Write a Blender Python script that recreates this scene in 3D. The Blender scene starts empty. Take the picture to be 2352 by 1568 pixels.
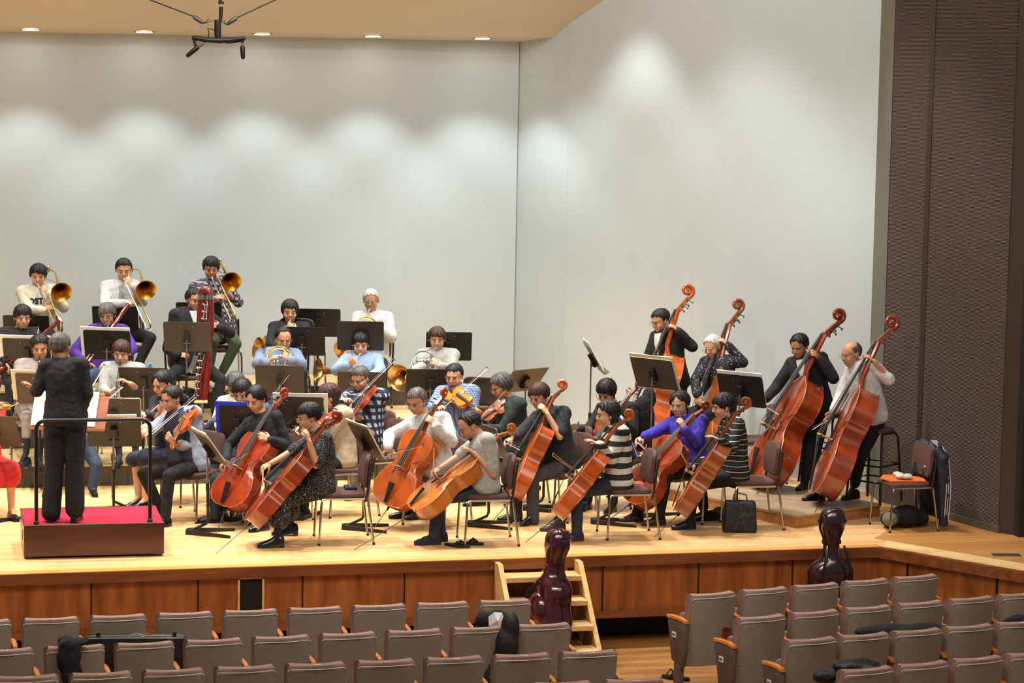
import bpy, bmesh, math, random
import numpy as np
from mathutils import Vector, Matrix, Quaternion, noise as mnoise
V=Vector; R=math.radians; PI=math.pi
sc=bpy.context.scene; COL=sc.collection
# ---------------------------------------------------------------- camera
FPX=6000.; IW=2352; IH=1568
YAW=math.atan(FPX/23120); PIT=math.atan((784-125)/FPX); ROL=math.atan(.018); CZ=4.5
fwd=V((math.sin(YAW)*math.cos(PIT),math.cos(YAW)*math.cos(PIT),-math.sin(PIT)))
_r=V((math.cos(YAW),-math.sin(YAW),0)); _u=_r.cross(fwd)
rgt=_r*math.cos(ROL)+_u*math.sin(ROL); upv=_u*math.cos(ROL)-_r*math.sin(ROL)
CAM=V((0,0,CZ))
cd=bpy.data.cameras.new('camera'); cam=bpy.data.objects.new('camera',cd); COL.objects.link(cam)
cd.sensor_width=36; cd.lens=36*FPX/IW; cd.clip_end=200
mw=Matrix((rgt,upv,-fwd)).transposed().to_4x4(); mw.translation=CAM; cam.matrix_world=mw
sc.camera=cam
def ray(px,py): return fwd+rgt*((px-IW/2)/FPX)-upv*((py-IH/2)/FPX)
def onz(px,py,z=0.):
    d=ray(px,py); return CAM+d*((z-CZ)/d.z)
def ony(px,py,y):
    d=ray(px,py); return CAM+d*(y/d.y)
def atd(px,py,d): return CAM+ray(px,py)*d
def dep(P): return (P-CAM).dot(fwd)
def proj(P):
    v=P-CAM; d=v.dot(fwd); return (IW/2+FPX*v.dot(rgt)/d, IH/2-FPX*v.dot(upv)/d)
RH=V((math.cos(YAW),-math.sin(YAW),0)); FH=V((math.sin(YAW),math.cos(YAW),0)); UP=V((0,0,1))
def facing(a): a=R(a); return -FH*math.cos(a)+RH*math.sin(a)
def lateral(a): a=R(a); return RH*math.cos(a)+FH*math.sin(a)    # towards the figure's own left
def cv(r,u,t): return RH*r+UP*u-FH*t                               # right, up, towards the audience
def snap(par,px,py,L,s=0):
    d=ray(px,py); o=CAM-par; a=d.dot(d); b=d.dot(o); c=o.dot(o)-L*L; q=b*b-a*c
    t=-b/a
    if s and q>0: t+=s*math.sqrt(q)/a
    return CAM+d*t
# ---------------------------------------------------------------- world, lights, exposure
sc.view_settings.view_transform='Standard'; sc.view_settings.look='None'; sc.view_settings.gamma=1
sc.view_settings.exposure=0.2
w=bpy.data.worlds.new('world'); sc.world=w; w.use_nodes=True
w.node_tree.nodes['Background'].inputs[0].default_value=(1,.93,.84,1); w.node_tree.nodes['Background'].inputs[1].default_value=.15
def spot(x,y,z,e,ang,col=(1,.93,.82),tgt=None,size=.12,blend=.35):
    l=bpy.data.lights.new('spot','SPOT'); l.energy=e; l.spot_size=R(ang); l.spot_blend=blend; l.color=col; l.shadow_soft_size=size
    o=bpy.data.objects.new('downlight_lamp',l); COL.objects.link(o); o.location=(x,y,z)
    if tgt: o.rotation_euler=(V(tgt)-V((x,y,z))).to_track_quat('-Z','Y').to_euler()
    return o
def area(x,y,z,e,sx,sy,col=(1,.92,.8),tgt=None):
    l=bpy.data.lights.new('area','AREA'); l.energy=e; l.shape='RECTANGLE'; l.size=sx; l.size_y=sy; l.color=col
    o=bpy.data.objects.new('fill_lamp',l); COL.objects.link(o); o.location=(x,y,z)
    if tgt: o.rotation_euler=(V(tgt)-V((x,y,z))).to_track_quat('-Z','Y').to_euler()
    return o
COOL=(.93,1,.93)
WARM=(1,.86,.66)
# five wall-washing downlights of the rear ceiling strip
DL_X=[ony(p,84,30.0).x for p in (72,333,605,860,1112)]
for x in DL_X: spot(x,29.7,4.62,92,92,(.90,1.,1.),size=.05,blend=.55)
# same fixture near the right shell wall, further forward in the rising ceiling
spot(7.45,28.9,4.95,100,100,(.90,1.,1.),size=.1,blend=.8)
area(6.0,25.6,7.0,110,3.,.4,(.93,1.,.98),tgt=(9.4,27.3,2.5))  # unseen soft area added to brighten the right wall
# rows of stage downlights in the shell ceiling
for y,z,e in ((28.2,5.5,34),(26.2,6.5,105),(24.0,7.5,160)):
    for x in (-1.5,1.,3.5,6.,8.3): spot(x,y,z,e*6.6*(.55 if x>8 else 1),82,(1,.975,.93),size=.14,blend=.6)
# unseen area added as fill towards the stage, and the dim house lights
area(3.5,15.5,9.0,300,9,.5,(1,.95,.88),tgt=(5.,26,1.))
area(6,15.5,7.5,420,12,4,(1,.88,.76),tgt=(6.5,18.5,-1))
# ---------------------------------------------------------------- materials
def lin(h):
    if not isinstance(h,str): return tuple(h)+(1,)
    h=h.lstrip('#'); o=[]
    for i in (0,2,4):
        c=int(h[i:i+2],16)/255; o.append(c/12.92 if c<=.04045 else ((c+.055)/1.055)**2.4)
    return tuple(o)+(1,)
MATS={}
def nd(m,t,**k):
    n=m.node_tree.nodes.new(t)
    for a,b in k.items():
        if a.startswith('i_'): n.inputs[int(a[2:]) if a[2:].isdigit() else a[2:].replace('_',' ')].default_value=b
        else: setattr(n,a,b)
    return n
def mat(name,col,rough=.6,metal=0,var=.12,scale=6,bump=0,bscale=40,stretch=None,coat=0,col2=None,spec=None,trans=0,alpha=1,emit=0,sheen=0):
    if name in MATS: return MATS[name]
    m=bpy.data.materials.new(name); m.use_nodes=True; MATS[name]=m
    b=m.node_tree.nodes['Principled BSDF']; L=m.node_tree.links
    b.inputs['Roughness'].default_value=rough; b.inputs['Metallic'].default_value=metal
    b.inputs['Coat Weight'].default_value=coat; b.inputs['Coat Roughness'].default_value=.08
    b.inputs['Transmission Weight'].default_value=trans; b.inputs['Alpha'].default_value=alpha
    b.inputs['Sheen Weight'].default_value=sheen
    if spec is not None: b.inputs['Specular IOR Level'].default_value=spec
    c1=lin(col); c2=lin(col2) if col2 else tuple(max(0,x*(1-var*1.6)) for x in c1[:3])+(1,)
    c1b=c1 if col2 else tuple(min(1,x*(1+var*.6)) for x in c1[:3])+(1,)
    tc=nd(m,'ShaderNodeTexCoord'); mp=nd(m,'ShaderNodeMapping'); L.new(tc.outputs['Object'],mp.inputs[0])
    if stretch: mp.inputs['Scale'].default_value=stretch
    nz=nd(m,'ShaderNodeTexNoise'); nz.inputs['Scale'].default_value=scale; nz.inputs['Detail'].default_value=4; L.new(mp.outputs[0],nz.inputs['Vector'])
    mx=nd(m,'ShaderNodeMix',data_type='RGBA'); mx.inputs[6].default_value=c2; mx.inputs[7].default_value=c1b
    mr=nd(m,'ShaderNodeMapRange'); mr.inputs[1].default_value=.3; mr.inputs[2].default_value=.7; L.new(nz.outputs['Fac'],mr.inputs[0]); L.new(mr.outputs[0],mx.inputs[0])
    L.new(mx.outputs[2],b.inputs['Base Color'])
    if emit: L.new(mx.outputs[2],b.inputs['Emission Color']); b.inputs['Emission Strength'].default_value=emit
    if bump:
        n2=nd(m,'ShaderNodeTexNoise'); n2.inputs['Scale'].default_value=bscale; n2.inputs['Detail'].default_value=3; L.new(mp.outputs[0],n2.inputs['Vector'])
        bp=nd(m,'ShaderNodeBump'); bp.inputs['Strength'].default_value=bump; bp.inputs['Distance'].default_value=.02; L.new(n2.outputs['Fac'],bp.inputs['Height']); L.new(bp.outputs[0],b.inputs['Normal'])
    return m
def pmat(name,kind,cols,scale=1.,rough=.8,ax=(1,1,1),thr=.5):
    """cloth patterns in object space: stripes (along z), plaid, check, dots, pinlines"""
    if name in MATS: return MATS[name]
    m=mat(name,cols[0],rough,bump=.25,bscale=14); L=m.node_tree.links; b=m.node_tree.nodes['Principled BSDF']
    tc=nd(m,'ShaderNodeTexCoord'); sp=nd(m,'ShaderNodeSeparateXYZ'); 
    nz=nd(m,'ShaderNodeTexNoise'); nz.inputs['Scale'].default_value=7
    ad=nd(m,'ShaderNodeVectorMath',operation='MULTIPLY_ADD'); ad.inputs[1].default_value=(.03,)*3
    L.new(tc.outputs['Object'],nz.inputs['Vector']); L.new(nz.outputs['Color'],ad.inputs[0]); L.new(tc.outputs['Object'],ad.inputs[2]); L.new(ad.outputs[0],sp.inputs[0])
    def band(sock,per,duty,off=0.):
        a=nd(m,'ShaderNodeMath',operation='MULTIPLY_ADD'); a.inputs[1].default_value=1/per; a.inputs[2].default_value=off+50; L.new(sock,a.inputs[0])
        f=nd(m,'ShaderNodeMath',operation='FRACT'); L.new(a.outputs[0],f.inputs[0])
        g=nd(m,'ShaderNodeMath',operation='LESS_THAN'); g.inputs[1].default_value=duty; L.new(f.outputs[0],g.inputs[0]); return g.outputs[0]
    def mixc(f,a,bc):
        x=nd(m,'ShaderNodeMix',data_type='RGBA'); L.new(f,x.inputs[0])
        for i,s in ((6,a),(7,bc)):
            if isinstance(s,(tuple,str)): x.inputs[i].default_value=lin(s) if isinstance(s,str) else s
            else: L.new(s,x.inputs[i])
        return x.outputs[2]
    if kind=='stripes': o=mixc(band(sp.outputs[2],scale,thr),cols[0],cols[1])
    elif kind=='plaid':
        hx=nd(m,'ShaderNodeMath',operation='ADD'); L.new(sp.outputs[0],hx.inputs[0]); L.new(sp.outputs[1],hx.inputs[1])
        bz=band(sp.outputs[2],scale,.5); bx_=band(hx.outputs[0],scale,.5); o=mixc(bx_,mixc(bz,cols[0],cols[1]),mixc(bz,cols[1],cols[2]))
    elif kind=='plaid_old':
        hx=nd(m,'ShaderNodeMath',operation='ADD'); L.new(sp.outputs[0],hx.inputs[0]); L.new(sp.outputs[1],hx.inputs[1])
        o=mixc(band(sp.outputs[2],scale,.5),cols[0],cols[1]); o2=mixc(band(hx.outputs[0],scale,.5),o,cols[1])
        o=mixc(band(sp.outputs[2],scale,.16,.32),o2,cols[2]); o=mixc(band(hx.outputs[0],scale,.16,.32),o,cols[2])
    elif kind=='dots':
        vo=nd(m,'ShaderNodeTexVoronoi'); vo.inputs['Scale'].default_value=1/scale; L.new(tc.outputs['Object'],vo.inputs['Vector'])
        g=nd(m,'ShaderNodeMath',operation='LESS_THAN'); g.inputs[1].default_value=thr; L.new(vo.outputs['Distance'],g.inputs[0]); o=mixc(g.outputs[0],cols[0],cols[1])
    L.new(o,b.inputs['Base Color']); return m
# ---------------------------------------------------------------- mesh collector
def basis(z,xh=None):
    z=z.normalized(); x=(xh if xh is not None else (V((1,0,0)) if abs(z.x)<.8 else V((0,1,0))))
    x=(x-z*x.dot(z)); x=x.normalized() if x.length>1e-6 else z.orthogonal().normalized(); return x,z.cross(x),z
class MB:
    def __init__(s): s.v=[]; s.f=[]
    def add(s,vs,fs): n=len(s.v); s.v+= [tuple(v) for v in vs]; s.f+=[tuple(i+n for i in f) for f in fs]; return s
    def box(s,c,d,M=None,tap=1.):
        c=V(c); a=[V((x*d[0]/2*(tap if z>0 else 1),y*d[1]/2*(tap if z>0 else 1),z*d[2]/2)) for z in (-1,1) for y in (-1,1) for x in (-1,1)]
        a=[c+(M@p if M else p) for p in a]
        return s.add(a,[(0,2,3,1),(4,5,7,6),(0,1,5,4),(2,6,7,3),(0,4,6,2),(1,3,7,5)])
    def rings(s,rs,caps=True,close=True):
        n=len(rs[0]); o=len(s.v); s.v+=[tuple(p) for r in rs for p in r]
        for i in range(len(rs)-1):
            for j in range(n if close else n-1):
                k=(j+1)%n; s.f.append((o+i*n+j,o+i*n+k,o+(i+1)*n+k,o+(i+1)*n+j))
        if caps: s.f.append(tuple(o+j for j in range(n))[::-1]); s.f.append(tuple(o+(len(rs)-1)*n+j for j in range(n)))
        return s
    def tube(s,pts,r,n=8,flat=1.,xh=None):
        pts=[V(p) for p in pts]; rr=r if isinstance(r,(list,tuple)) else [r]*len(pts); R_=[]; x=xh
        for i,p in enumerate(pts):
            t=(pts[min(i+1,len(pts)-1)]-pts[max(i-1,0)]); 
            if t.length<1e-7: t=V((0,0,1))
            x,y,z=basis(t,x); R_.append([p+(x*math.cos(2*PI*k/n)+y*math.sin(2*PI*k/n)*flat)*rr[i] for k in range(n)])
        return s.rings(R_)
    def cap(s,a,b,ra,rb,n=12):      # tapered capsule
        a=V(a); b=V(b); d=b-a; L=d.length
        if L<1e-5: return s.ell(a,(ra,)*3)
        z=d/L; P=[];Q=[]
        for t in (-80,-55,-28): P.append(a+z*ra*math.sin(R(t))); Q.append(ra*math.cos(R(t)))
        P.append(a);Q.append(ra);P.append(b);Q.append(rb)
        for t in (28,55,80): P.append(b+z*rb*math.sin(R(t))); Q.append(rb*math.cos(R(t)))
        x,y,z=basis(z); return s.rings([[p+(x*math.cos(2*PI*k/n)+y*math.sin(2*PI*k/n))*q for k in range(n)] for p,q in zip(P,Q)])
    def ell(s,c,r,M=None,n=14,m=9):
        c=V(c); rs=[]
        for i in range(m+1):
            a=-PI/2+PI*(i+.0)/m; a=max(-1.5,min(1.5,a))
            rs.append([c+((M or Matrix.Identity(3))@V((r[0]*math.cos(a)*math.cos(2*PI*k/n),r[1]*math.cos(a)*math.sin(2*PI*k/n),r[2]*math.sin(a)))) for k in range(n)])
        return s.rings(rs)
    def lathe(s,prof,o=(0,0,0),ax=(0,0,1),n=20,caps=True):
        x,y,z=basis(V(ax)); o=V(o); return s.rings([[o+z*h+(x*math.cos(2*PI*k/n)+y*math.sin(2*PI*k/n))*r for k in range(n)] for r,h in prof],caps)
    def prism(s,poly,h,M=None,o=(0,0,0)):   # poly in xy, extruded along z
        o=V(o); n=len(poly); f=lambda p:o+(M@p if M else p)
        return s.add([f(V((a,b,0))) for a,b in poly]+[f(V((a,b,h))) for a,b in poly],[tuple(range(n))[::-1],tuple(range(n,2*n))]+[(i,(i+1)%n,n+(i+1)%n,n+i) for i in range(n)])
LATE=[]
def obj(name,mb,m,parent=None,smooth=True,org=None,vox=0,sm=0,disp=0,bevel=0,ang=35):
    """one mesh object; world-space vertices are moved to the parent's (or org's) frame"""
    me=bpy.data.meshes.new(name)
    base=V(org) if org is not None else (V(parent['o_']) if parent is not None and 'o_' in parent else V((0,0,0)))
    me.from_pydata([(a-base.x,b-base.y,c-base.z) for a,b,c in mb.v],[],mb.f); me.validate()
    o=bpy.data.objects.new(name,me); COL.objects.link(o); me.materials.append(m)
    bm=bmesh.new(); bm.from_mesh(me); bmesh.ops.recalc_face_normals(bm,faces=bm.faces); bm.to_mesh(me); bm.free()
    if smooth:
        me.shade_smooth() if hasattr(me,'shade_smooth') else None
        if not vox: me.set_sharp_from_angle(angle=R(ang))
    if parent is not None: o.parent=parent
    else: o.location=base
    o['o_']=tuple(base)
    if vox:
        r=o.modifiers.new('r','REMESH'); r.mode='VOXEL'; r.voxel_size=vox; r.use_smooth_shade=True
        if disp:
            d=o.modifiers.new('d','DISPLACE'); d.texture=FOLD; d.texture_coords='LOCAL'; d.strength=disp; d.mid_level=.5
        if sm: s_=o.modifiers.new('s','SMOOTH'); s_.iterations=sm; s_.factor=.5
    if bevel:
        b=o.modifiers.new('b','BEVEL'); b.width=bevel; b.segments=2; b.limit_method='ANGLE'
    if vox or bevel: LATE.append(o)
    return o
FOLD=bpy.data.textures.new('folds','CLOUDS'); FOLD.noise_scale=.085; FOLD.noise_depth=2
def bake():
    bpy.context.view_layer.update(); dg=bpy.context.evaluated_depsgraph_get(); res=[]
    for o in LATE: res.append(bpy.data.meshes.new_from_object(o.evaluated_get(dg)))
    for o,me in zip(LATE,res):
        old=o.data; nm=old.name; ms=[x for x in old.materials]; users=[q for q in bpy.data.objects if q.data is old]
        sharp=not any(x.type=='REMESH' for x in o.modifiers)
        for q in users: q.data=me; q.modifiers.clear()
        me.materials.clear()
        for x in ms: me.materials.append(x)
        me.shade_smooth()
        if sharp: me.set_sharp_from_angle(angle=R(35))
        bpy.data.meshes.remove(old); me.name=nm
def thing(name,label,cat,loc=(0,0,0),group=None):
    o=bpy.data.objects.new(name,None); COL.objects.link(o); o.location=loc; o['o_']=tuple(V(loc)); o['label']=label; o['category']=cat
    o.empty_display_size=.1
    if group: o['group']=group
    return o
def tag(o,label,cat,group=None,kind=None):
    if label: o['label']=label
    if cat: o['category']=cat
    if group: o['group']=group
    if kind: o['kind']=kind
    return o
def struct(name,mb,m,label=None,**k):
    o=obj(name,mb,m,**k); o['kind']='structure'
    if label: o['label']=label
    return o
def dup(root,loc,rotz=0,label=None,group=None):
    r=root.copy(); COL.objects.link(r); r.location=loc; r.rotation_euler=(0,0,rotz)
    if label: r['label']=label
    if group: r['group']=group
    for ch in list(root.children):
        c=ch.copy(); COL.objects.link(c); c.parent=r
        for g in ch.children: d=g.copy(); COL.objects.link(d); d.parent=c
    return r
def rot(a,ax='Z'): return Matrix.Rotation(R(a),3,ax)
# ---------------------------------------------------------------- common materials
M_black=mat('black_metal','#141414',.45); M_chrome=mat('chrome','#b5b2ab',.22,1,var=.05); M_dark=mat('dark_iron','#1c1b1a',.5)
M_wall=mat('shell_wall','#c3cdd0',.75,var=.03,scale=.8,bump=.05,bscale=60)
M_ceil=mat('shell_ceiling','#d0c3ab',.8,var=.03,scale=.8)
# ================================================================ ROOM
def woodmat(name,c1,c2,rough,axis,plank=.09,length=1.8,grain=14,coat=.15,seam=.55):
    m=bpy.data.materials.new(name); m.use_nodes=True; L=m.node_tree.links; b=m.node_tree.nodes['Principled BSDF']
    b.inputs['Roughness'].default_value=rough; b.inputs['Coat Weight'].default_value=coat; b.inputs['Coat Roughness'].default_value=.25
    tc=nd(m,'ShaderNodeTexCoord'); mp=nd(m,'ShaderNodeMapping'); L.new(tc.outputs['Object'],mp.inputs[0])
    if axis=='y': mp.inputs['Rotation'].default_value=(0,0,PI/2)
    if axis=='z': mp.inputs['Rotation'].default_value=(0,PI/2,0)
    n1=nd(m,'ShaderNodeTexNoise'); n1.inputs['Scale'].default_value=1; n1.inputs['Detail'].default_value=6; n1.inputs['Distortion'].default_value=.4
    m2=nd(m,'ShaderNodeMapping'); m2.inputs['Scale'].default_value=(1.3,grain,grain); L.new(mp.outputs[0],m2.inputs[0]); L.new(m2.outputs[0],n1.inputs['Vector'])
    mx=nd(m,'ShaderNodeMix',data_type='RGBA'); mx.inputs[6].default_value=lin(c2); mx.inputs[7].default_value=lin(c1)
    mr=nd(m,'ShaderNodeMapRange'); mr.inputs[1].default_value=.32; mr.inputs[2].default_value=.68; L.new(n1.outputs['Fac'],mr.inputs[0])
    o=mx.outputs[2]
    if plank:
        br=nd(m,'ShaderNodeTexBrick'); br.inputs['Scale'].default_value=1; br.inputs['Brick Width'].default_value=length; br.inputs['Row Height'].default_value=plank
        br.inputs['Mortar Size'].default_value=.0022; br.inputs['Color1'].default_value=(0,0,0,1); br.inputs['Color2'].default_value=(1,1,1,1); br.inputs['Mortar'].default_value=(.5,.5,.5,1)
        L.new(mp.outputs[0],br.inputs['Vector'])
        av=nd(m,'ShaderNodeMix',data_type='FLOAT'); av.inputs[0].default_value=.42; L.new(mr.outputs[0],av.inputs[2]); L.new(br.outputs['Color'],av.inputs[3]); L.new(av.outputs[0],mx.inputs[0])
        m3=nd(m,'ShaderNodeMix',data_type='RGBA',blend_type='MULTIPLY'); L.new(br.outputs['Fac'],m3.inputs[0]); L.new(o,m3.inputs[6]); m3.inputs[7].default_value=(seam,seam*.85,seam*.7,1); o=m3.outputs[2]
    else: L.new(mr.outputs[0],mx.inputs[0])
    L.new(o,b.inputs['Base Color']); MATS[name]=m; return m
M_floor=woodmat('stage_boards','#f4cc94','#d8a35f',.42,'x',plank=.11,length=2.4,coat=.25)
M_fasc=woodmat('fascia_veneer','#a9622a','#793f14',.45,'z',plank=0,grain=10,coat=.2)
M_nose=woodmat('nosing_wood','#8d5228','#6d3a1a',.4,'x',plank=0,coat=.3)
M_hall=woodmat('hall_boards','#b58144','#7e5222',.4,'x',plank=.12,length=1.5,coat=.3)
M_deck=woodmat('riser_deck','#d6ba8b','#b8956181'[:7],.5,'x',plank=.3,length=.9,grain=9)
M_pale=woodmat('pale_board','#e3bd7e','#d2a45f',.4,'x',plank=0,coat=.2)
M_riser=mat('riser_side','#4b4134',.65,var=.1)
FZ=-.82
cR=V((9.37,22.4,0)); cE=V((10.9,19.97,0)); e2=(cE-cR).normalized()
def extr(poly,z0,z1,name,m,**k):
    return struct(name,MB().prism(poly,z1-z0,o=(0,0,z0)),m,smooth=False,**k)
stage=[(-6,22.42),(cR.x,22.42),(cE.x,cE.y),(16,cE.y),(16,26),(10.6,26),(8.1,31),(-6,31)]
extr(stage,-.06,0,'floor',M_floor,label='pale wooden stage floor of the orchestra platform')
M_fx=MB(); off=lambda d:(cR+V((d*.8,-d,0)),cE+V((-d*.85,-d*.53,0)))
# nosing (front edge board), following the corner
def edge(z0,z1,d0,d1,name,m):
    nrm2=V((e2.y,-e2.x,0)); 
    if nrm2.y>0: nrm2=-nrm2
    def line(d):
        # offset polyline by d towards the hall
        a=22.4-d; p2=cR+nrm2*d; t=(a-p2.y)/e2.y; c=p2+e2*t; q=cE+nrm2*d; return (-6,a),(c.x,a),(q.x,q.y)
    A=line(d0);B=line(d1); return extr(list(A)+list(B)[::-1],z0,z1,name,m)
edge(-.095,.0,-.02,.05,'trim_1',M_nose)
edge(-.52,-.095,-.06,.0,'wall_front',M_fasc)
edge(-.575,-.515,-.06,.05,'trim_2',M_nose)
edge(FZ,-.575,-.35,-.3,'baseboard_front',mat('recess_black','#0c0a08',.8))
# pale board and tinted apron along the slanted edge, slightly proud of the deck
nr=V((e2.y,-e2.x,0)); nr=nr if nr.y>0 else -nr
def strip(d0,d1,name,m,a=0.,b=2.9):
    p=[cR+nr*d0+e2*a,cR+nr*d0+e2*b,cR+nr*d1+e2*b,cR+nr*d1+e2*(a-.1)]; return extr([(q.x,q.y) for q in p],-.004,.004,name,m)
strip(.10,.30,'trim_3',woodmat('pale_strip','#f5d9a0','#e8c080',.4,'x',plank=0,coat=.2))
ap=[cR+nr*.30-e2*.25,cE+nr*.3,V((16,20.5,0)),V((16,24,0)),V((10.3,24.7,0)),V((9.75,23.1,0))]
extr([(q.x,q.y) for q in ap],-.004,.003,'floor_apron',woodmat('apron_dim_tint','#d59a58','#b87c3c',.4,'x',plank=.11,length=2.4,coat=.25),label='stage floor at the right corner, coloured orange for the dimmer warm light there')  # same stage wood, with dimmer warm light put into its colour
extr([(-6,22.37),(cR.x,22.37),(cR.x+.05,22.50),(-6,22.50)],-.004,.003,'trim_7',woodmat('edge_board','#e2a75a','#cf8d3e',.4,'x',plank=0,coat=.2))
# fascia seams
g=MB()
for px in (210,455,695,929,1159,1384,1604,1819,2046): 
    x=ony(px,1330,22.4).x; g.box((x,22.395,-.305),(.012,.012,.42))
for s_ in (.35,1.32,2.2): q=cR+e2*s_; g.box((q.x,q.y,-.305),(.02,.02,.42),rot(0))
struct('trim_4',g,mat('seam_dark','#241005',.8),smooth=False)
# louvre speaker opening in the fascia
def opening(px0,px1,py0,hz,label):
    a=ony(px0,py0,22.39); b=ony(px1,py0,22.39); t=thing('speaker_opening',label,'speaker grille',((a.x+b.x)/2,22.39,a.z))
    w=b.x-a.x; x=t.location.x; z=a.z; f=MB(); f.box((a.x,22.385,z-hz/2),(.018,.03,hz)).box((b.x,22.385,z-hz/2),(.018,.03,hz)).box((x,22.385,z),(w+.018,.03,.018)).box((x,22.385,z-hz),(w+.018,.03,.018))
    obj('frame',f,M_pale,t,smooth=False); obj('mesh_cloth',MB().box((x,22.39,z-hz/2),(w,.012,hz)),mat('grille_cloth','#15100d',.95),t,smooth=False)
opening(548,604,1327,.38,'black mesh speaker opening with a pale wooden frame, low in the stage front panels')
opening(1245,1300,1303,.2,'small dark framed opening in the stage front behind the wooden steps')
# hall floor
extr([(-8,10),(16,10),(16,22.9),(-8,22.9)],FZ-.1,FZ,'floor_hall',M_hall,label='brown wooden floor of the auditorium in front of the stage')
# shell walls (facetted panels)
def facets(pts,name,z1=9.5,off=.035,label=None):
    m=MB(); P=[]
    for i,p in enumerate(pts): P.append(p)
    o=V((0,0,0))
    for i in range(len(pts)-1):
        a=V(pts[i]+(0,));b=V(pts[i+1]+(0,)); n=(b-a).normalized(); n=V((n.y,-n.x,0)); n=-n if n.dot(V((2,24,0))-a)<0 else n
        k=off*(i%2); a2=a+n*k; b2=b+n*(off-k)
        m.add([a2+V((0,0,-.02)),b2+V((0,0,-.02)),b2+V((0,0,z1)),a2+V((0,0,z1)),a2-n*.2+V((0,0,-.02)),b2-n*.2+V((0,0,-.02)),b2-n*.2+V((0,0,z1)),a2-n*.2+V((0,0,z1))],[(0,1,2,3),(5,4,7,6),(0,3,7,4),(1,5,6,2),(3,2,6,7)])
    return struct(name,m,M_wall,smooth=False,label=label)
bx=[-6,-3.2,-.6,1.3,2.58,3.88,5.07,6.35,7.52,7.93]
facets([(x,30.5) for x in bx],'wall_back',6,.03,'tall off-white rear wall of the orchestra shell')
facets([(7.93,30.52),(8.33,29.56),(9.07,28.13),(9.66,26.98),(10.47,25.40)],'wall_right',9.5,.03,'tall off-white slanted side wall of the orchestra shell')
# end strip of the shell and the ribbed proscenium panels
def wallseg(a,b,name,m,z0=0,z1=9.5,th=.12,label=None):
    a=V(a+(0,));b=V(b+(0,)); n=(b-a).normalized(); n=V((n.y,-n.x,0)); n=-n if n.dot(V((2,24,0))-a)<0 else n
    q=[a,b,b-n*th,a-n*th]; return extr([(p.x,p.y) for p in q],z0,z1,name,m,label=label)
_q=onz(2018,1152,0); PL1=(_q.x,_q.y)
M_strip=mat('grey_plaster','#6f6d62',.8,var=.04,scale=1)
wallseg((10.47,25.40),PL1,'wall_side',M_strip,label='grey plaster end strip of the shell wall')
def ribbed():
    m=bpy.data.materials.new('ribbed_plaster'); m.use_nodes=True; L=m.node_tree.links; b=m.node_tree.nodes['Principled BSDF']; b.inputs['Roughness'].default_value=.75
    tc=nd(m,'ShaderNodeTexCoord'); wv=nd(m,'ShaderNodeTexWave',bands_direction='Z'); wv.inputs['Scale'].default_value=24; wv.inputs['Distortion'].default_value=3.0; wv.inputs['Detail'].default_value=2; wv.inputs['Detail Scale'].default_value=.35
    L.new(tc.outputs['Object'],wv.inputs['Vector'])
    cr=nd(m,'ShaderNodeMix',data_type='RGBA'); cr.inputs[6].default_value=lin('#2e221e'); cr.inputs[7].default_value=lin('#7c665d'); L.new(wv.outputs['Fac'],cr.inputs[0])
    L.new(cr.outputs[2],b.inputs['Base Color']); bp=nd(m,'ShaderNodeBump'); bp.inputs['Strength'].default_value=.9; bp.inputs['Distance'].default_value=.02; L.new(wv.outputs['Fac'],bp.inputs['Height']); L.new(bp.outputs[0],b.inputs['Normal'])
    MATS['ribbed_plaster']=m; return m
M_rib=ribbed(); M_brn=mat('dark_brown_paint','#3a2c25',.6,var=.05)
wallseg((PL1[0],PL1[1]-.02),(10.50,24.16),'wall_pilaster',M_rib,z0=0,label='ribbed brown proscenium panel next to the white wall')
wallseg((10.52,24.15),(10.80,22.85),'wall_proscenium',M_rib,z0=.07,label='wide ribbed brown proscenium panel beside the stage corner')
wallseg(PL1,(PL1[0]+.01,PL1[1]-.03),'trim_5',M_black,th=.16); wallseg((10.49,24.17),(10.52,24.12),'trim_6',M_brn,th=.2)
wallseg((10.50,24.14),(10.785,22.83),'baseboard_right',mat('stone_skirting','#5c5448',.6),z0=0,z1=.07,th=.1)
wallseg((10.80,22.86),(10.90,22.72),'wall_column',M_brn,label='narrow dark brown wall return at the edge of the ribbed panel')
wallseg((10.90,22.72),(14,22.72),'wall_wing',mat('wing_black','#191412',.8),label='very dark wall at the side of the auditorium')
struct('wall_left',MB().box((-6,26.5,3),(.2,9,6.5)),M_wall,smooth=False)
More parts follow.
